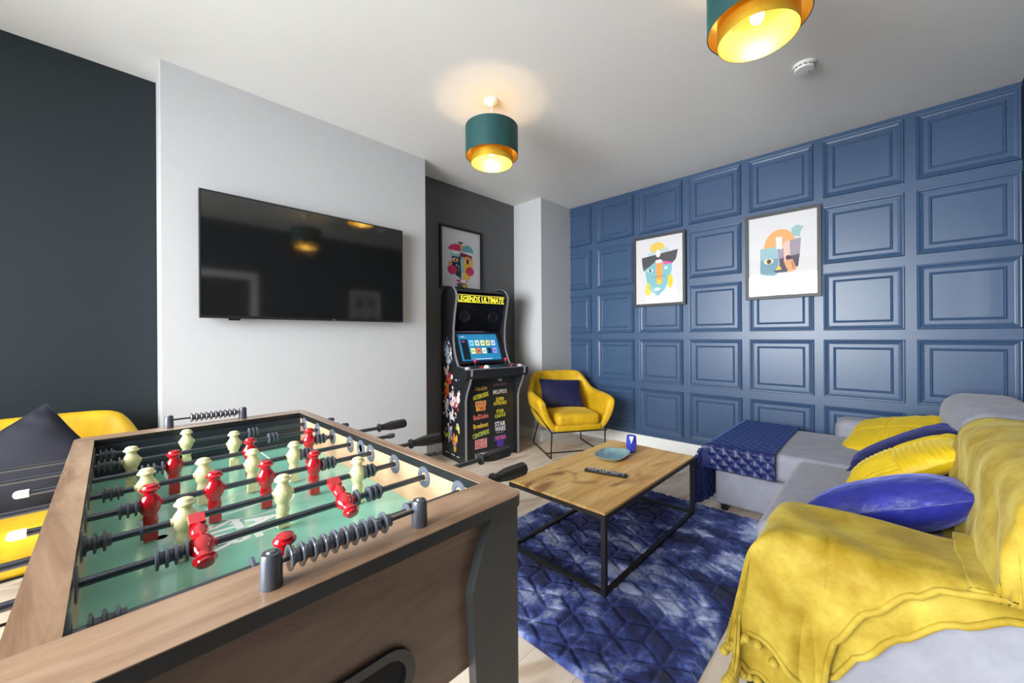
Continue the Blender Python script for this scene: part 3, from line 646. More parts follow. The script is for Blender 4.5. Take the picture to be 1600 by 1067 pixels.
for yb in (-.19, .17):
    for q in range(6):
        o_ = MB().lathe([(.013, 0), (.013, .005), (.009, .008), (0, .008)], 14, (.245 - .034 * (q // 3) + .006 * (q % 3), yb + .055 + .032 * (q % 3), .905 - (.245 - .034 * (q // 3) - .225) * .09)).obj('button', RB if (q % 2 == 0) else M_BLACK, dk, 40)
MB().lathe([(.036, 0), (.034, .003), (.028, .004), (.026, .018), (.014, .026), (0, .028)], 18, (.27, -.09, .9)).obj('trackball', WB, dk, 50)
for yy in (-.31, .31): MB().lathe([(.024, 0), (.024, .014), (.020, .018), (0, .018)], 16, (.28, yy, .9)).obj('spinner_knob', mat('pink_knob', (224, 190, 196), .3), dk, 40)
for yy in (-.2, -.1, 0, .1, .2): 
    MB().prism([(.305, .8975), (.12, .9145), (.12, .9152), (.305, .8982)], yy, yy + .004, 'Y').obj('deck_stripe', mat('grey_stripe', (120, 116, 130), .4), dk)
# logos on the front panel
def logo(body, y, z, w, h, c, rot=0.0, back=None, shear=0.0):
    if back:
        bb = MB().add([(.2156, y + sy_ * (w / 2 + .008), z + sz_ * (h / 2 + .006) + sy_ * math.tan(rot) * w / 2) for sy_, sz_ in ((-1, -1), (1, -1), (1, 1), (-1, 1))], [(0, 1, 2, 3)]).obj('logo_plate', mat('ink_%d_%d_%d' % back, back, .45), fpn)
    o = text_mesh('logo_lettering', body, .05, mat('ink_%d_%d_%d' % c, c, .45), fpn, (.2162, y, z), (PI / 2, 0, PI / 2), .0004, w, .0012, h, shear)
    o.rotation_euler = Matrix.Rotation(PI / 2, 3, 'Z').__matmul__(Matrix.Rotation(PI / 2, 3, 'X')).__matmul__(Matrix.Rotation(rot, 3, 'Z')).to_euler()
yl, yr_ = -.125, .105
R5 = math.radians(9)
logo('Aladdin', yl, .700, .15, .040, (176, 130, 60), 0, None, .3)
logo('ASTEROIDS', yl, .628, .18, .044, (228, 214, 60), R5)
logo('BURGER', yl, .555, .105, .036, (170, 60, 120), 0, (236, 180, 50)); logo('TIME', yl, .510, .09, .036, (190, 60, 90), 0, (236, 180, 50))
logo('BadDudes', yl, .430, .17, .048, (222, 110, 96), math.radians(3))
logo('Breakout', yl, .345, .17, .046, (230, 190, 66), math.radians(3))
logo('CENTIPEDE', yl, .262, .19, .044, (196, 208, 90), R5)
logo('FIX-IT', yl, .190, .12, .034, (200, 60, 60), 0, (236, 180, 180)); logo('FELIX', yl, .148, .12, .034, (200, 60, 60), 0, (236, 180, 180))
logo('LION', yl, .062, .13, .044, (206, 212, 222), 0)
logo('THE', yr_, .765, .05, .022, (190, 188, 186)); logo('LION KING', yr_, .722, .16, .026, (110, 76, 78))
logo('MILLIPEDE', yr_, .650, .17, .040, (206, 196, 180))
logo('SUPER', yr_, .575, .10, .036, (228, 206, 60)); logo('ASTEROIDS', yr_, .535, .16, .034, (220, 196, 54), 0)
logo('STAR', yr_, .455, .09, .036, (224, 220, 60)); logo('CASTLE', yr_, .412, .13, .034, (216, 214, 56), math.radians(4))
logo('STAR', yr_, .330, .13, .046, (236, 236, 244)); logo('WARS', yr_, .280, .13, .046, (236, 236, 244)); logo('TRILOGY', yr_, .243, .10, .012, (150, 146, 150))
logo('TETRIS', yr_, .190, .13, .036, (226, 110, 70), 0, (84, 56, 170)); MB().add([(.2156, yr_ - .04, .105), (.2156, yr_ + .04, .105), (.2156, yr_ + .04, .166), (.2156, yr_ - .04, .166)], [(0, 1, 2, 3)]).obj('logo_plate', mat('ink_84_56_170', (84, 56, 170), .45), fpn)
logo('TRON', yr_, .060, .17, .046, (120, 60, 150))

# ================================================================== PENDANT LAMPS
M_LIN = mat('pale_gold_lining', (244, 210, 104), 0.42, metal=0.6)
def shade(r, z0, z1, t, m_out, m_in, name, parent, inner_name):
    o = MB().grid(lambda u, v: (r * math.cos(2 * PI * u), r * math.sin(2 * PI * u), z0 + (z1 - z0) * v), 48, 2, cu=True)
    s = o.obj(name, m_out, parent, 180)
    MB().grid(lambda u, v: ((r - t) * math.cos(2 * PI * u), (r - t) * math.sin(2 * PI * u), z0 + (z1 - z0) * v), 48, 2, cu=True).obj(inner_name, m_in, s, 180)
    for zz in (z0, z1): MB().tube([((r - t / 2) * math.cos(2 * PI * i / 48), (r - t / 2) * math.sin(2 * PI * i / 48), zz) for i in range(48)], t * .62, 6, True).obj('shade_rim', m_out if m_out is not M_GOLD else M_GOLD, s, 60)
    return s
def pendant(label):
    t = thing('pendant_lamp', label, 'lamp', (0, 0, 0), 0, 'green drum pendant lamps on the ceiling')
    MB().lathe([(.048, H - .0005), (.048, H - .012), (.030, H - .026), (.012, H - .036), (.004, H - .038)], 28).obj('ceiling_rose', M_TRIM, t, 40)
    MB().tube([(0, 0, H - .034), (0, 0, 2.60)], .0032, 8).obj('cord', M_TRIM, t, 60)
    shade(.177, 2.415, 2.605, .003, M_GREENSH, M_LIN, 'outer_shade', t, 'lining')
    shade(.139, 2.365, 2.50, .0025, M_GOLD, M_LIN, 'inner_shade', t, 'lining')
    MB().lathe([(.006, 2.602), (.018, 2.598), (.020, 2.53), (.022, 2.528), (.022, 2.495), (.0, 2.492)], 16).obj('lamp_holder', M_TRIM, t, 40)
    sp_ = MB()
    for k in range(3):
        a = 2 * PI * k / 3 + .4; sp_.tube([(0.018 * math.cos(a), .018 * math.sin(a), 2.56), (.175 * math.cos(a), .175 * math.sin(a), 2.56)], .0018, 6); sp_.tube([(0.02 * math.cos(a), .02 * math.sin(a), 2.498), (.137 * math.cos(a), .137 * math.sin(a), 2.498)], .0018, 6)
    sp_.obj('shade_carrier', M_SCREW, t, 60)
    MB().lathe([(.012, 2.494), (.014, 2.48), (.021, 2.462), (.024, 2.447), (.021, 2.433), (.012, 2.424), (0, 2.421)], 18).obj('bulb', mat('warm_bulb', (255, 240, 210), .3, emit=((255, 232, 196), BULB)), t, 180)
    return t
L1 = pendant('green velvet drum pendant lamp hanging before the dark recess, seen whole'); L1.location = (-1.905, 1.79, 0)
L2 = copy_tree(L1); L2.location = (-0.355, 1.765, 0); L2['label'] = 'green velvet drum pendant lamp cut off by the top edge, nearest the smoke alarm'

SM = thing('smoke_alarm', 'round white smoke alarm on the ceiling', 'smoke alarm', (-0.335, 2.845, H))
MB().lathe([(.056, 0), (.056, -.010), (.053, -.013), (.050, -.013)], 32).obj('base', M_TRIM, SM, 40)
MB().lathe([(.049, -.012), (.052, -.015), (.052, -.026), (.046, -.034), (.02, -.036), (0, -.036)], 32).obj('cover', M_TRIM, SM, 40)
for k in range(14):
    a = 2 * PI * k / 14
    o = MB().box(-.008, .008, -.001, .001, -.0235, -.0185).obj('vent_slot', M_BLACK, SM); o.location = (.0522 * math.cos(a), .0522 * math.sin(a), 0); o.rotation_euler = (0, 0, a + PI / 2)
MB().lathe([(.004, -.0355), (.004, -.038), (0, -.038)], 10, (.02, .02, 0)).obj('test_button', M_RUB, SM, 40)

# ================================================================== RUG
RGX0, RGX1, RGY0, RGY1 = -1.735, -0.470, 1.130, 2.865
nx, ny = 200, 276
gx = np.linspace(RGX0, RGX1, nx); gy = np.linspace(RGY0, RGY1, ny)
GX, GY = np.meshgrid(gx, gy, indexing='ij')
sH = 0.105
def hexdist(X, Y):
    q = (math.sqrt(3) / 3 * X - Y / 3) / sH; r = (2 / 3 * Y) / sH
    xx, zz = q, r; yy = -xx - zz
    rx, ry, rz = np.round(xx), np.round(yy), np.round(zz)
    dx, dy, dz = abs(rx - xx), abs(ry - yy), abs(rz - zz)
    m1 = (dx > dy) & (dx > dz); m2 = (~m1) & (dy > dz); rx = np.where(m1, -ry - rz, rx); rz = np.where(~m1 & ~m2, -rx - ry, rz)
    cx = sH * math.sqrt(3) * (rx + rz / 2); cy = sH * 1.5 * rz
    lx, ly = X - cx, Y - cy
    ap = sH * math.sqrt(3) / 2
    d = np.full_like(X, 9.0)
    for k in range(6):
        a = math.radians(60 * k); d = np.minimum(d, ap - (lx * math.cos(a) + ly * math.sin(a)))
    for k in range(3):
        a = math.radians(90 + 120 * k); ux, uy = math.cos(a), math.sin(a); t = np.clip(lx * ux + ly * uy, 0, sH)
        d = np.minimum(d, np.hypot(lx - t * ux, ly - t * uy))
    return d
hd = hexdist(GX * 0.94 + 0.3 * 0, GY)
wob = np.sin(GX * 61 + GY * 23) * np.sin(GY * 57 - GX * 31) * 0.0018 + np.sin(GX * 190 + 3 * np.sin(GY * 77)) * np.sin(GY * 210) * 0.0012
HZ = 0.020 - 0.009 * np.exp(-(hd / 0.0075) ** 2) + wob
edge = np.minimum(np.minimum(GX - RGX0, RGX1 - GX), np.minimum(GY - RGY0, RGY1 - GY))
HZ = HZ * np.sqrt(np.clip(edge / 0.018, 0, 1)) + 0.002
wav = 0.006 * np.sin(GY * 9) * (np.abs(GX - RGX1) < .3) ; 
rv = np.stack([GX, GY, HZ], -1).reshape(-1, 3)
ii, jj = np.meshgrid(np.arange(nx - 1), np.arange(ny - 1), indexing='ij')
rf = np.stack([ii * ny + jj, (ii + 1) * ny + jj, (ii + 1) * ny + jj + 1, ii * ny + jj + 1], -1).reshape(-1, 4)
me = D.meshes.new('rug'); me.from_pydata(rv.tolist(), [], rf.tolist())
# close the underside
def rug_mat():
    m = D.materials.new('tie_dyed_blue_pile'); m.use_nodes = True; nt = m.node_tree; b = nt.nodes['Principled BSDF']
    tc = nt.nodes.new('ShaderNodeTexCoord'); mp = nt.nodes.new('ShaderNodeMapping'); mp.inputs['Scale'].default_value = (1, 1.25, 1); nt.links.new(tc.outputs['Object'], mp.inputs[0])
    n = nt.nodes.new('ShaderNodeTexNoise'); n.inputs['Scale'].default_value = 2.9; n.inputs['Detail'].default_value = 9; n.inputs['Roughness'].default_value = 0.66; n.inputs['Distortion'].default_value = 0.35
    nt.links.new(mp.outputs[0], n.inputs['Vector'])
    cr = nt.nodes.new('ShaderNodeValToRGB'); e = cr.color_ramp.elements
    e[0].position = 0.37; e[0].color = lin((10, 13, 36)); e[1].position = 0.605; e[1].color = lin((168, 180, 218))
    a = e.new(0.46); a.color = lin((22, 34, 94)); a = e.new(0.52); a.color = lin((64, 80, 146))
    nt.links.new(n.outputs['Fac'], cr.inputs[0])
    nt.links.new(cr.outputs[0], b.inputs['Base Color'])
    b.inputs['Roughness'].default_value = 0.8; b.inputs['Sheen Weight'].default_value = 0.25; b.inputs['Sheen Tint'].default_value = lin((160, 175, 240))
    n2 = nt.nodes.new('ShaderNodeTexNoise'); n2.inputs['Scale'].default_value = 160; nt.links.new(mp.outputs[0], n2.inputs['Vector'])
    bp = nt.nodes.new('ShaderNodeBump'); bp.inputs['Strength'].default_value = 0.5; bp.inputs['Distance'].default_value = 0.006
    nt.links.new(n2.outputs['Fac'], bp.inputs['Height']); nt.links.new(bp.outputs[0], b.inputs['Normal'])
    return m
me.materials.append(rug_mat()); me.shade_smooth()
RUG = D.objects.new('rug', me); COL.objects.link(RUG)
tag(RUG, 'tie-dyed blue shaggy rug with embossed hexagons under the coffee table', 'rug')

# ================================================================== COFFEE TABLE and what stands on it
M_OAK = wood('rustic_oak_top', (214, 152, 70), (252, 220, 142), 0.40, 'Y', 12.0, detail_col=(158, 102, 46), coat=0.15)
CT = thing('coffee_table', 'low oak-topped coffee table with black square-tube frame on the rug', 'coffee table', (-1.213, 2.107, 0.019))
cx0, cx1, cy0, cy1, ct = -.302, .302, -.567, .567, .381
MB().box(cx0 + .001, cx1 - .001, cy0 + .001, cy1 - .001, ct - .012, ct).obj('table_top', M_OAK, CT)
for x0, x1, y0, y1 in ((cx0, cx1, cy0, cy0 + .022), (cx0, cx1, cy1 - .022, cy1), (cx0, cx0 + .022, cy0 + .022, cy1 - .022), (cx1 - .022, cx1, cy0 + .022, cy1 - .022)):
    MB().box(x0, x1, y0, y1, ct - .034, ct - .012).obj('apron_bar', M_BLACKM, CT)
    MB().box(x0 + (.022 if x1 - x0 > .1 else 0), x1 - (.022 if x1 - x0 > .1 else 0), y0, y1, .0005, .018).obj('floor_bar', M_BLACKM, CT)
for x0 in (cx0, cx1 - .022):
    for y0 in (cy0, cy1 - .022): MB().box(x0, x0 + .022, y0, y0 + .022, 0, ct - .034).obj('leg', M_BLACKM, CT)
TZ = 0.400
VS = thing('vase', 'small faceted royal blue vase with a white triangle on the coffee table', 'vase', (-1.255, 2.475, TZ), math.radians(-93))
def facet(rs_, n=6):
    mb = MB(); vs = []
    for k, (r, z, a0) in enumerate(rs_):
        vs += [(r * math.cos(2 * PI * j / n + a0), r * math.sin(2 * PI * j / n + a0), z) for j in range(n)]
    fs = []
    for k in range(len(rs_) - 1):
        for j in range(n):
            if (rs_[k + 1][2] - rs_[k][2]) > .01: fs += [(k * n + j, k * n + (j + 1) % n, (k + 1) * n + j), (k * n + (j + 1) % n, (k + 1) * n + (j + 1) % n, (k + 1) * n + j)]
            elif (rs_[k + 1][2] - rs_[k][2]) < -.01: fs += [(k * n + j, k * n + (j + 1) % n, (k + 1) * n + (j + 1) % n), (k * n + j, (k + 1) * n + (j + 1) % n, (k + 1) * n + j)]
            else: fs.append((k * n + j, k * n + (j + 1) % n, (k + 1) * n + (j + 1) % n, (k + 1) * n + j))
    fs.append(tuple(range(n - 1, -1, -1)))
    return mb.add(vs, fs)
P6 = PI / 6
vp = [(.030, 0, 0), (.039, .066, P6), (.030, .114, 0), (.025, .114, 0), (.019, .03, 0)]
facet(vp).obj('body', mat('royal_blue_glaze', (52, 66, 190), .25, coat=.5), VS)
# white facet (one of the upward triangles)
a, b, c = [Vector((.0392 * math.cos(P6), .0392 * math.sin(P6), .066)), Vector((.0303 * math.cos(2 * P6), .0303 * math.sin(2 * P6), .114)), Vector((.0303 * math.cos(0), 0, .114))]
n_ = (b - a).cross(c - a).normalized(); n_ = n_ if n_.dot(a) > 0 else -n_
MB().add([a + n_ * .0006, b + n_ * .0006, c + n_ * .0006], [(0, 1, 2)]).obj('white_facet', mat('white_glaze', (235, 238, 245), .3), VS)

TR = thing('ceramic_dish', 'shallow pale-rimmed teal ceramic dish on the coffee table', 'dish', (-1.295, 2.285, TZ), math.radians(8))
def dish(t, k):  # rounded wavy rectangle
    a = 2 * PI * t; p = 3.2; ca, sa = math.cos(a), math.sin(a)
    r = 1 / ((abs(ca) ** p + abs(sa) ** p) ** (1 / p)) * (1 + .03 * math.sin(3 * a + .5))
    return (.098 * k * r * ca, .135 * k * r * sa)
def ringp(spec):
    mb = MB(); n = 48; vs = []
    for k, z in spec:
        for j in range(n): x, y = dish(j / n, k); vs.append((x, y, z + (.004 * math.sin(4 * PI * j / n) if k > .95 else 0)))
    fs = [(i * n + j, i * n + (j + 1) % n, (i + 1) * n + (j + 1) % n, (i + 1) * n + j) for i in range(len(spec) - 1) for j in range(n)]
    return mb.add(vs, fs), n
mb, n = ringp([(.0001, .0), (.62, .0), (.70, .002), (.98, .026), (1.0, .029), (.965, .029)]); mb.obj('bowl', mat('pale_blue_glaze', (172, 186, 194), .3, noise=(30, .12), coat=.4), TR, 40)
mb, n = ringp([(.962, .0285), (.72, .008), (.3, .006), (.0001, .006)]); mb.obj('glaze', mat('teal_glaze', (134, 170, 174), .22, noise=(25, .15), coat=.6), TR, 50)

RC = thing('remote_control', 'slim black remote control with pale buttons on the coffee table', 'remote control', (-1.165, 1.98, TZ), math.radians(15))
rbox('body', -.122, .122, -.021, .021, 0, .017, .006, mat('remote_black', (28, 28, 30), .4), RC, 2)
BTN = mat('pale_button', (190, 190, 196), .5); DBT = mat('dark_button', (70, 70, 74), .5)
for q in range(14):
    for w in range(3):
        MB().box(-.108 + q * .0158, -.099 + q * .0158, -.0155 + w * .0115, -.0075 + w * .0115, .0165, .0192).obj('button', BTN if (q * 3 + w) % 4 else DBT, RC)

# ================================================================== ARMCHAIRS
M_WIRE = mat('black_wire', (34, 32, 30), .35, metal=.7)
def armchair(label, group):
    t = thing('armchair', label, 'armchair', (0, 0, 0), 0, group)
    # local: x forward, y to the left
    colm = [((.335, .270, .270), (.330, .400, .545)), ((.30, .275, .262), (.300, .412, .585)), ((.16, .290, .255), (.16, .418, .600)), ((-.02, .292, .255), (-.02, .415, .606)), ((-.14, .285, .262), (-.135, .405, .615)), ((-.20, .272, .27), (-.205, .388, .640)), ((-.25, .24, .28), (-.300, .335, .755)), ((-.275, .21, .29), (-.345, .290, .802)), ((-.285, .14, .29), (-.372, .20, .812)), ((-.292, 0, .29), (-.378, 0, .812))]
    colm = colm + [((a[0], -a[1], a[2]), (b[0], -b[1], b[2])) for a, b in reversed(colm[:-1])]
    nc = len(colm); rows = 5
    def P(i, j):
        a, b = Vector(colm[i][0]), Vector(colm[i][1]); v = j / (rows - 1)
        p = a.lerp(b, v); out = Vector((p.x if p.x < 0 else 0, p.y * 1.4, 0)); out = out.normalized() if out.length > 0 else out
        return p + out * 0.03 * math.sin(PI * v)
    th = .075
    def Q(i, j):
        p = P(i, j); a = P(max(i - 1, 0), j); b = P(min(i + 1, nc - 1), j); d = (b - a); nrm = Vector((d.y, -d.x, 0)).normalized()
        c = Vector((.05, 0, 0)) - p; c.z = 0
        if nrm.dot(c) < 0: nrm = -nrm
        return p + nrm * th
    mb = MB(); vs = [P(i, j) for i in range(nc) for j in range(rows)] + [Q(i, j) for i in range(nc) for j in range(rows)]; o = nc * rows
    fs = []
    for i in range(nc - 1):
        for j in range(rows - 1):
            k = i * rows + j; fs.append((k, k + rows, k + rows + 1, k + 1)); fs.append((o + k, o + k + 1, o + k + rows + 1, o + k + rows))
        k = i * rows + rows - 1; fs.append((k, k + rows, o + k + rows, o + k)); k = i * rows; fs.append((k, o + k, o + k + rows, k + rows))
    for i in (0, nc - 1):
        for j in range(rows - 1): k = i * rows + j; fs.append((k, k + 1, o + k + 1, o + k))
    sh = mb.add(vs, fs).obj('shell', M_YEL, t, 180)
    ss = sh.modifiers.new('sub', 'SUBSURF'); ss.levels = 2; ss.render_levels = 2
    rbox('seat_base', -.27, .335, -.245, .245, .258, .325, .02, M_YEL, t, 3)
    rbox('seat_cushion', -.22, .350, -.225, .225, .315, .430, .042, M_YEL, t, 4, .018, 3)
    for s in (1, -1):
        r = .0065
        MB().tube([(-.28, s * .335, .47), (-.05, s * .388, .462), (.20, s * .382, .430), (.338, s * .285, .258)], r, 8).obj('side_rail', M_WIRE, t, 60)
        MB().tube([(-.20, s * .25, .262), (-.30, s * .285, .007), (.31, s * .285, .007), (.330, s * .280, .262)], r, 8).obj('leg', M_WIRE, t, 60)
    MB().tube([(.14, -.285, .007), (.14, .285, .007)], .006, 8).obj('floor_bar', M_WIRE, t, 60)
    MB().tube([(.338, -.295, .262), (.338, .295, .262)], .006, 8).obj('front_rail', M_WIRE, t, 60)
    return t
AC = armchair('mustard velvet armchair with wire legs in the corner beside the blue panelled wall', 'mustard velvet armchairs')
AC.location = (-2.450, 3.375, 0); AC.rotation_euler = (0, 0, math.radians(-33))
AC2 = copy_tree(AC); AC2['label'] = 'mustard velvet armchair half hidden behind the football table by the dark wall'
AC2.location = (-2.80, -0.245, 0); AC2.rotation_euler = (0, 0, math.radians(0))

def pillow(name, label, cat, w, h, t, m, mtx, group=None, ribs=None, n=40, pinch=.06, seam=True, sag=0.0):
    def front(u, v, s):
        x, y = 2 * u - 1, 2 * v - 1
        k = (max(0, 1 - abs(x) ** 2.6) * max(0, 1 - abs(y) ** 2.6)) ** .55
        px = x * w / 2 * (1 - pinch * (1 - y * y) * abs(x) ** 2); py = y * h / 2 * (1 - pinch * (1 - x * x) * abs(y) ** 2)
        z = s * t / 2 * k
        wr = .006 * hash3(x * 1.3 + s, y * 1.1, .3) * (1 - k) * 1.2 * (1 if abs(x) < .98 and abs(y) < .98 else .3)
        if ribs and s > 0: z += ribs(x, y) * min(1, k * 3)
        z += wr - sag * (x * x + y * y) * .5
        return (px, py, z)
    root = D.objects.new(name, None); COL.objects.link(root); tag(root, label, cat, group)
    nn_ = n if not ribs else 150
    MB().grid(lambda u, v: front(u, v, 1), nn_, nn_).obj('cover_front', m, root, 180)
    MB().grid(lambda u, v: front(u, v, -1), n, n).obj('cover_back', m, root, 180)
    if seam:
        pts = [front(u, 0, 0) for u in np.linspace(0, 1, 13)[:-1]] + [front(1, v, 0) for v in np.linspace(0, 1, 13)[:-1]] + [front(1 - u, 1, 0) for u in np.linspace(0, 1, 13)[:-1]] + [front(0, 1 - v, 0) for v in np.linspace(0, 1, 13)[:-1]]
        MB().tube(pts, .0028, 6, True).obj('piping', m, root, 60)
    root.matrix_world = mtx
    return root
def frame(c, xd, up):   # matrix: local x along xd, local z (puff normal) close to up
    x = Vector(xd).normalized(); z = Vector(up); z = (z - x * z.dot(x)).normalized(); y = z.cross(x)
    return Matrix(((x.x, y.x, z.x, c[0]), (x.y, y.y, z.y, c[1]), (x.z, y.z, z.z, c[2]), (0, 0, 0, 1)))
# cushion on the corner armchair: leans on the backrest
f_ = Vector((math.cos(math.radians(-33)), math.sin(math.radians(-33)), 0)); r_ = Vector((-f_.y, f_.x, 0))
cc = Vector((-2.450, 3.375, 0)) + f_ * (-.105) - r_ * .02 + Vector((0, 0, .575))
pillow('cushion', 'navy velvet cushion on the corner armchair', 'cushion', .46, .36, .11, M_NAVY, frame(cc, r_ + Vector((0, 0, -.05)) + f_ * .10, f_ + Vector((0, 0, .85)) - r_ * .1), None)
f2 = Vector((1, 0, 0)); r2 = Vector((0, 1, 0))
pillow('cushion', 'dark navy cushion on the armchair behind the football table', 'cushion', .44, .44, .13, mat('dark_navy_cotton', (13, 14, 30), .8, noise=(8, .15)), frame((-2.80, -.27, .60), (0.1, 1, .75), (1, 0, .45)), None)

# ================================================================== SOFA
SF = thing('corner_sofa', 'grey chenille corner sofa with chaise along the panelled and navy walls', 'sofa', (0, 2.7, 0))
def sf(*a, **k):
    o = rbox(*a, **k); o.location = (0, -2.7, 0); return o
sf('seat_base', -.365, .60, 1.800, 2.872, .05, .292, .02, M_SOFA, SF)
sf('chaise_base', -.845, .60, 2.876, 3.735, .05, .276, .02, M_SOFA, SF)
sf('seat_cushion', -.385, .260, 1.802, 2.868, .290, .452, .05, M_SOFA, SF, 4, .015, 3)
sf('chaise_cushion', -.850, .260, 2.872, 3.745, .278, .452, .042, M_SOFA, SF, 4, .008, 3)
sf('arm', -.300, .60, 1.432, 1.798, .05, .556, .075, M_SOFA, SF, 5)
sf('arm', -.275, .60, 3.740, 3.972, .05, .572, .07, M_SOFA, SF, 5)
def backr(y0, y1):
    o = sf('backrest', .222, .595, y0, y1, .30, .835, .10, M_SOFA, SF, 6, 0, 3)
    for v in o.data.vertices:
        k = max(0, (v.co.z - .45) / .4); v.co.x += .04 * k if v.co.x < .42 else 0; 
        if v.co.x > .595: v.co.x = .595
backr(1.445, 2.76); backr(2.765, 3.735)
for (x, y) in ((-.80, 2.93), (-.80, 3.66), (-.32, 1.5), (.55, 1.5), (.55, 3.66), (-.2, 3.9)):
    o = MB().lathe([(.022, 0), (.025, .05)], 14, (x, y, 0)).obj('foot', M_BLACK, SF, 40); o.location = (0, -2.7, 0)

# cushions on the sofa
def cord(kind):
    def f(x, y):
        q = (x > 0) != (y > 0)
        u = (x if q else y) if kind else (y if q else x)
        a = .006 * abs(math.sin(u * PI * 11)) if q or kind == 2 else .0015 * abs(math.sin(u * PI * 16))
        g = min(abs(x), abs(y)); return a - .004 * math.exp(-(g / .03) ** 2)
    return f
pillow('cushion', 'royal blue velvet cushion nearest the camera beside the yellow throw', 'cushion', .55, .46, .205, M_RBLUE, frame((.0, 2.14, .518), (.45, .0, .215), (-.215, .10, .45)), 'scatter cushions on the sofa')
pillow('cushion', 'yellow corduroy patchwork cushion between the royal blue and dark navy cushions', 'cushion', .50, .48, .15, M_YCUSH, frame((.065, 2.64, .568), (.40, .0, .285), (-.285, .02, .40)), 'scatter cushions on the sofa', cord(2))
pillow('cushion', 'dark navy velvet cushion third from the camera', 'cushion', .50, .46, .10, M_NAVY, frame((.055, 3.02, .578), (.40, .02, .27), (-.27, .03, .40)), 'scatter cushions on the sofa')
pillow('cushion', 'yellow chequered velvet cushion at the far end under the panelled wall', 'cushion', .46, .46, .12, M_YCUSH, frame((.02, 3.47, .550), (.40, -.16, .12), (-.20, -.33, 1.0)), 'scatter cushions on the sofa', cord(1))

# quilted navy blanket over the end of the chaise
def quilt():
    def f(a, b):
        u = a * 0.80; v = b * 1.12            # u: from the right edge leftwards and down the end ; v: from the front hem up, over the top to the far side
        top = .462; Lx = .375; Fv = .185
        du = max(0, u - Lx); dv = max(0, Fv - v)
        x = -.490 - min(u, Lx); y = 2.858 + max(0, v - Fv)
        z = top
        r = .035
        def roll(d):   # arc-length d past an edge -> (out, down)
            if d < r * PI / 2: return r * math.sin(d / r), r * (1 - math.cos(d / r))
            return r, r + d - r * PI / 2
        ou, zu = roll(du); ov, zv = roll(dv)
        m = min(zu, zv)
        x -= ou + .45 * m * (1 if du > 0 and dv > 0 else 0); y -= ov + .18 * m * (1 if du > 0 and dv > 0 else 0)
        z -= max(zu, zv) + .25 * m
        if du > 0: x -= .012 * math.sin(v * 16) * min(1, du * 5)
        # quilted diamonds
        p = (u + v) / .072; q = (u - v) / .072
        puff = .010 * (1 - max(abs((p % 1) - .5), abs((q % 1) - .5)) * 2)
        if du <= 0 and dv <= 0: z += puff
        elif dv > 0 and du <= 0: y -= puff
        else: x -= puff
        z = max(z, .03)
        return (x, y, z)
    o = MB().grid(f, 170, 240).obj('cloth', M_QUILT, QB, 180)
    s = o.modifiers.new('solid', 'SOLIDIFY'); s.thickness = .008; s.offset = -1
    return f
QB = thing('quilted_blanket', 'shiny navy quilted blanket hanging over the end of the chaise', 'blanket', (0, 0, 0))
qf = quilt()
p = qf(1.0, .26); MB().box(-.012, .012, -.001, .001, -.04, 0).obj('care_tag', M_WPRINT, QB).location = (p[0] - .012, p[1] - .05, .085)

# yellow throw over the near arm and the backrest
TH = thing('throw_blanket', 'yellow plush throw with pompom edge draped over the sofa arm and backrest', 'throw', (0, 0, 0))
def lerp_tab(tab, x):
    if x <= tab[0][0]: return tab[0][1]
    for (a, va), (b, vb) in zip(tab, tab[1:]):
        if x <= b:
            t = (x - a) / (b - a); t = t * t * (3 - 2 * t); return va + (vb - va) * t
    return tab[-1][1]
def arm_cloth(hem, u0, u1, lift, inner, frontdrop, ph):
    r = .08
    def roll(d):
        if d < r * PI / 2: return r * math.sin(d / r), r * (1 - math.cos(d / r))
        return r + .03 * (d - r * PI / 2), r + d - r * PI / 2
    def f(a, b):
        L = u1 - (-.225) ; u = a * (L + frontdrop)           # from the right, leftwards, then down the front
        x = u1 - min(u, L); du = max(0, u - L)
        hz = lerp_tab(hem, x if du <= 0 else -.225 - du * .55)
        topw = .215; tot = inner + topw + (.56 - hz) + .04
        v = b * tot                                          # from the seat side up over the arm and down the near face
        z = .562 + lift; y = 1.720
        if v < inner: d = inner - v; o_, zz = roll(d * 1.0); y = 1.720 + o_; z -= zz * (1 if inner > .1 else .8); dv = 0; zv = 0
        elif v < inner + topw: y = 1.720 - (v - inner); zv = 0
        else: d = v - inner - topw; o_, zv = roll(d); y = 1.505 - o_ - lift; z -= zv
        ou, zu = roll(du); m = min(zu, zv)
        x -= ou; z -= max(0, zu - zv) if zv > 0 else zu
        if m > 0: x -= .10 * m; y -= .16 * m; z -= .12 * m
        # folds, growing with the drop
        dn = min(1, max(zu, zv) * 3)
        fold = .014 * math.sin(x * 34 + ph + 2.2 * math.sin(y * 5)) + .008 * math.sin(x * 71 + ph * 2)
        if zv > 0: y -= fold * dn + .008
        if zu > 0: x -= (.012 * math.sin(y * 46 + ph) + .006) * min(1, zu * 4)
        z += .008 * hash3(x * 1.7 + ph, y * 2.3, ph) * (1 - dn)
        return (x, y, max(z, .012))
    return f
hem1 = [(-.75, .16), (-.36, .18), (-.27, .12), (-.20, .10), (-.12, .20), (-.05, .31), (.02, .40), (.12, .475), (.22, .53), (.35, .55), (.6, .56)]
f1 = arm_cloth(hem1, .0, .50, .012, .14, .46, .4)
o = MB().grid(f1, 90, 80).obj('cloth', M_THROW, TH, 180); s = o.modifiers.new('solid', 'SOLIDIFY'); s.thickness = .010; s.offset = -1
hem2 = [(-.75, .22), (-.36, .22), (-.27, .24), (-.17, .15), (-.135, .12), (-.11, .31), (-.03, .43), (.05, .51), (.10, .545), (.3, .575), (.6, .60)]
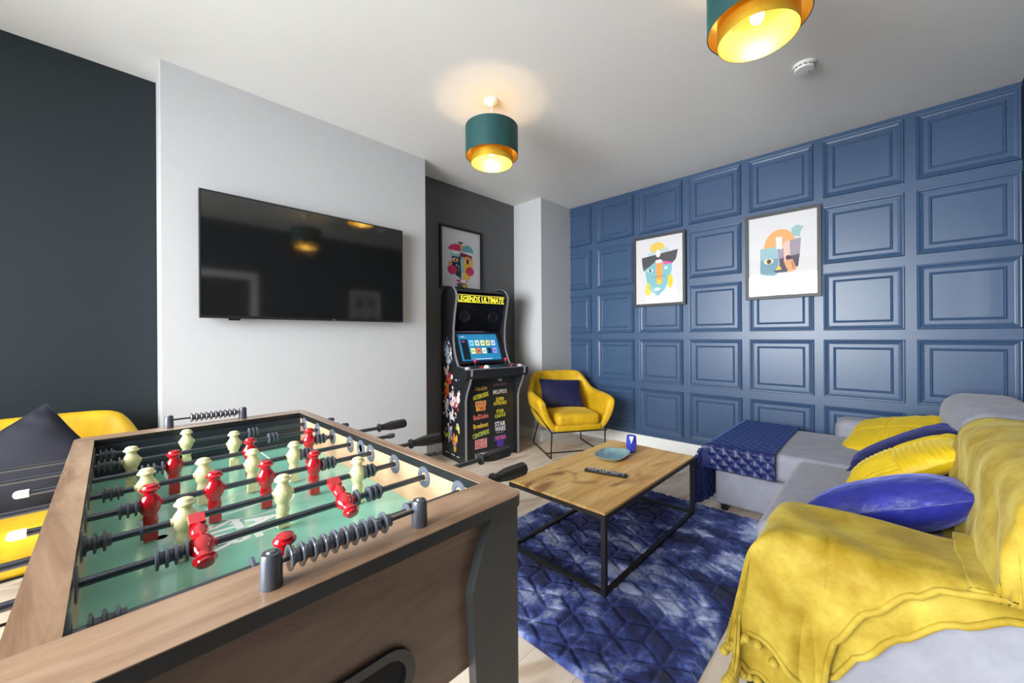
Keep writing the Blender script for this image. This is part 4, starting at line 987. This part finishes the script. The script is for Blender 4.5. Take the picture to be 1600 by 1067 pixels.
f2_ = arm_cloth(hem2, .0, .30, .030, .10, .36, 1.9)
o = MB().grid(f2_, 80, 70).obj('folded_layer', M_THROW, TH, 180); s = o.modifiers.new('solid', 'SOLIDIFY'); s.thickness = .010; s.offset = -1
for fn, nm in ((f1, 'hem'), (f2_, 'hem')):
    MB().tube([fn(a, 1.0) for a in np.linspace(0, 1, 60)], .0085, 8).obj(nm, M_THROW, TH, 60)
pm_me = MB().lathe([(0, -.014), (.007, -.012), (.0125, -.006), (.014, 0), (.0125, .006), (.007, .012), (0, .014)], 12).mesh('pompom', M_THROW, 180)
for fn, rng in ((f1, np.linspace(.66, 1.0, 13)), (f2_, np.linspace(.60, .99, 9))):
    for a in rng:
        p = fn(float(a), 1.0); link('pompom', pm_me, TH, (p[0] - .010, p[1] - .010, max(p[2] - .014, .016)))
# the part over the backrest
def back_cloth(a, b):
    sy = a * 1.12 - .115                       # negative: the part folded down over the near end
    y = 1.435 + max(0, sy) + .03 * math.sin(b * 5) * a
    k = min(1, max(0, (y - 1.76) / .10)); k = k * k * (3 - 2 * k); zend = .590 - .118 * k      # ends on the arm top, then on the seat
    if b < .16: x = .50 - b; z = .852
    elif b < .32:
        t = (b - .16) / .16 * PI / 2; x = .340 - .105 * math.sin(t); z = .852 - .090 * (1 - math.cos(t))
    elif b < .80: q = (b - .32) / .48; x = .235 - .035 * q; z = .762 + (zend - .762) * q
    else: q = (b - .80) / .20; x = .200 - .045 * q; z = zend
    x -= .012 + .0035 * math.sin(y * 17 + b * 6) * min(1, b * 4) + .005 * hash3(y * 2, b * 2, .2)
    z += .003 * math.sin(y * 25 + b * 9)
    if sy < 0: z = min(z, max(z + sy * 2.4, .585)); y += .012 * math.sin(sy * 20)
    return (x, y, z)
o = MB().grid(back_cloth, 70, 70).obj('back_drape', M_THROW, TH, 180); s = o.modifiers.new('solid', 'SOLIDIFY'); s.thickness = .010; s.offset = 1
MB().tube([back_cloth(1.0, b) for b in np.linspace(0, 1, 40)], .008, 8).obj('hem', M_THROW, TH, 60)
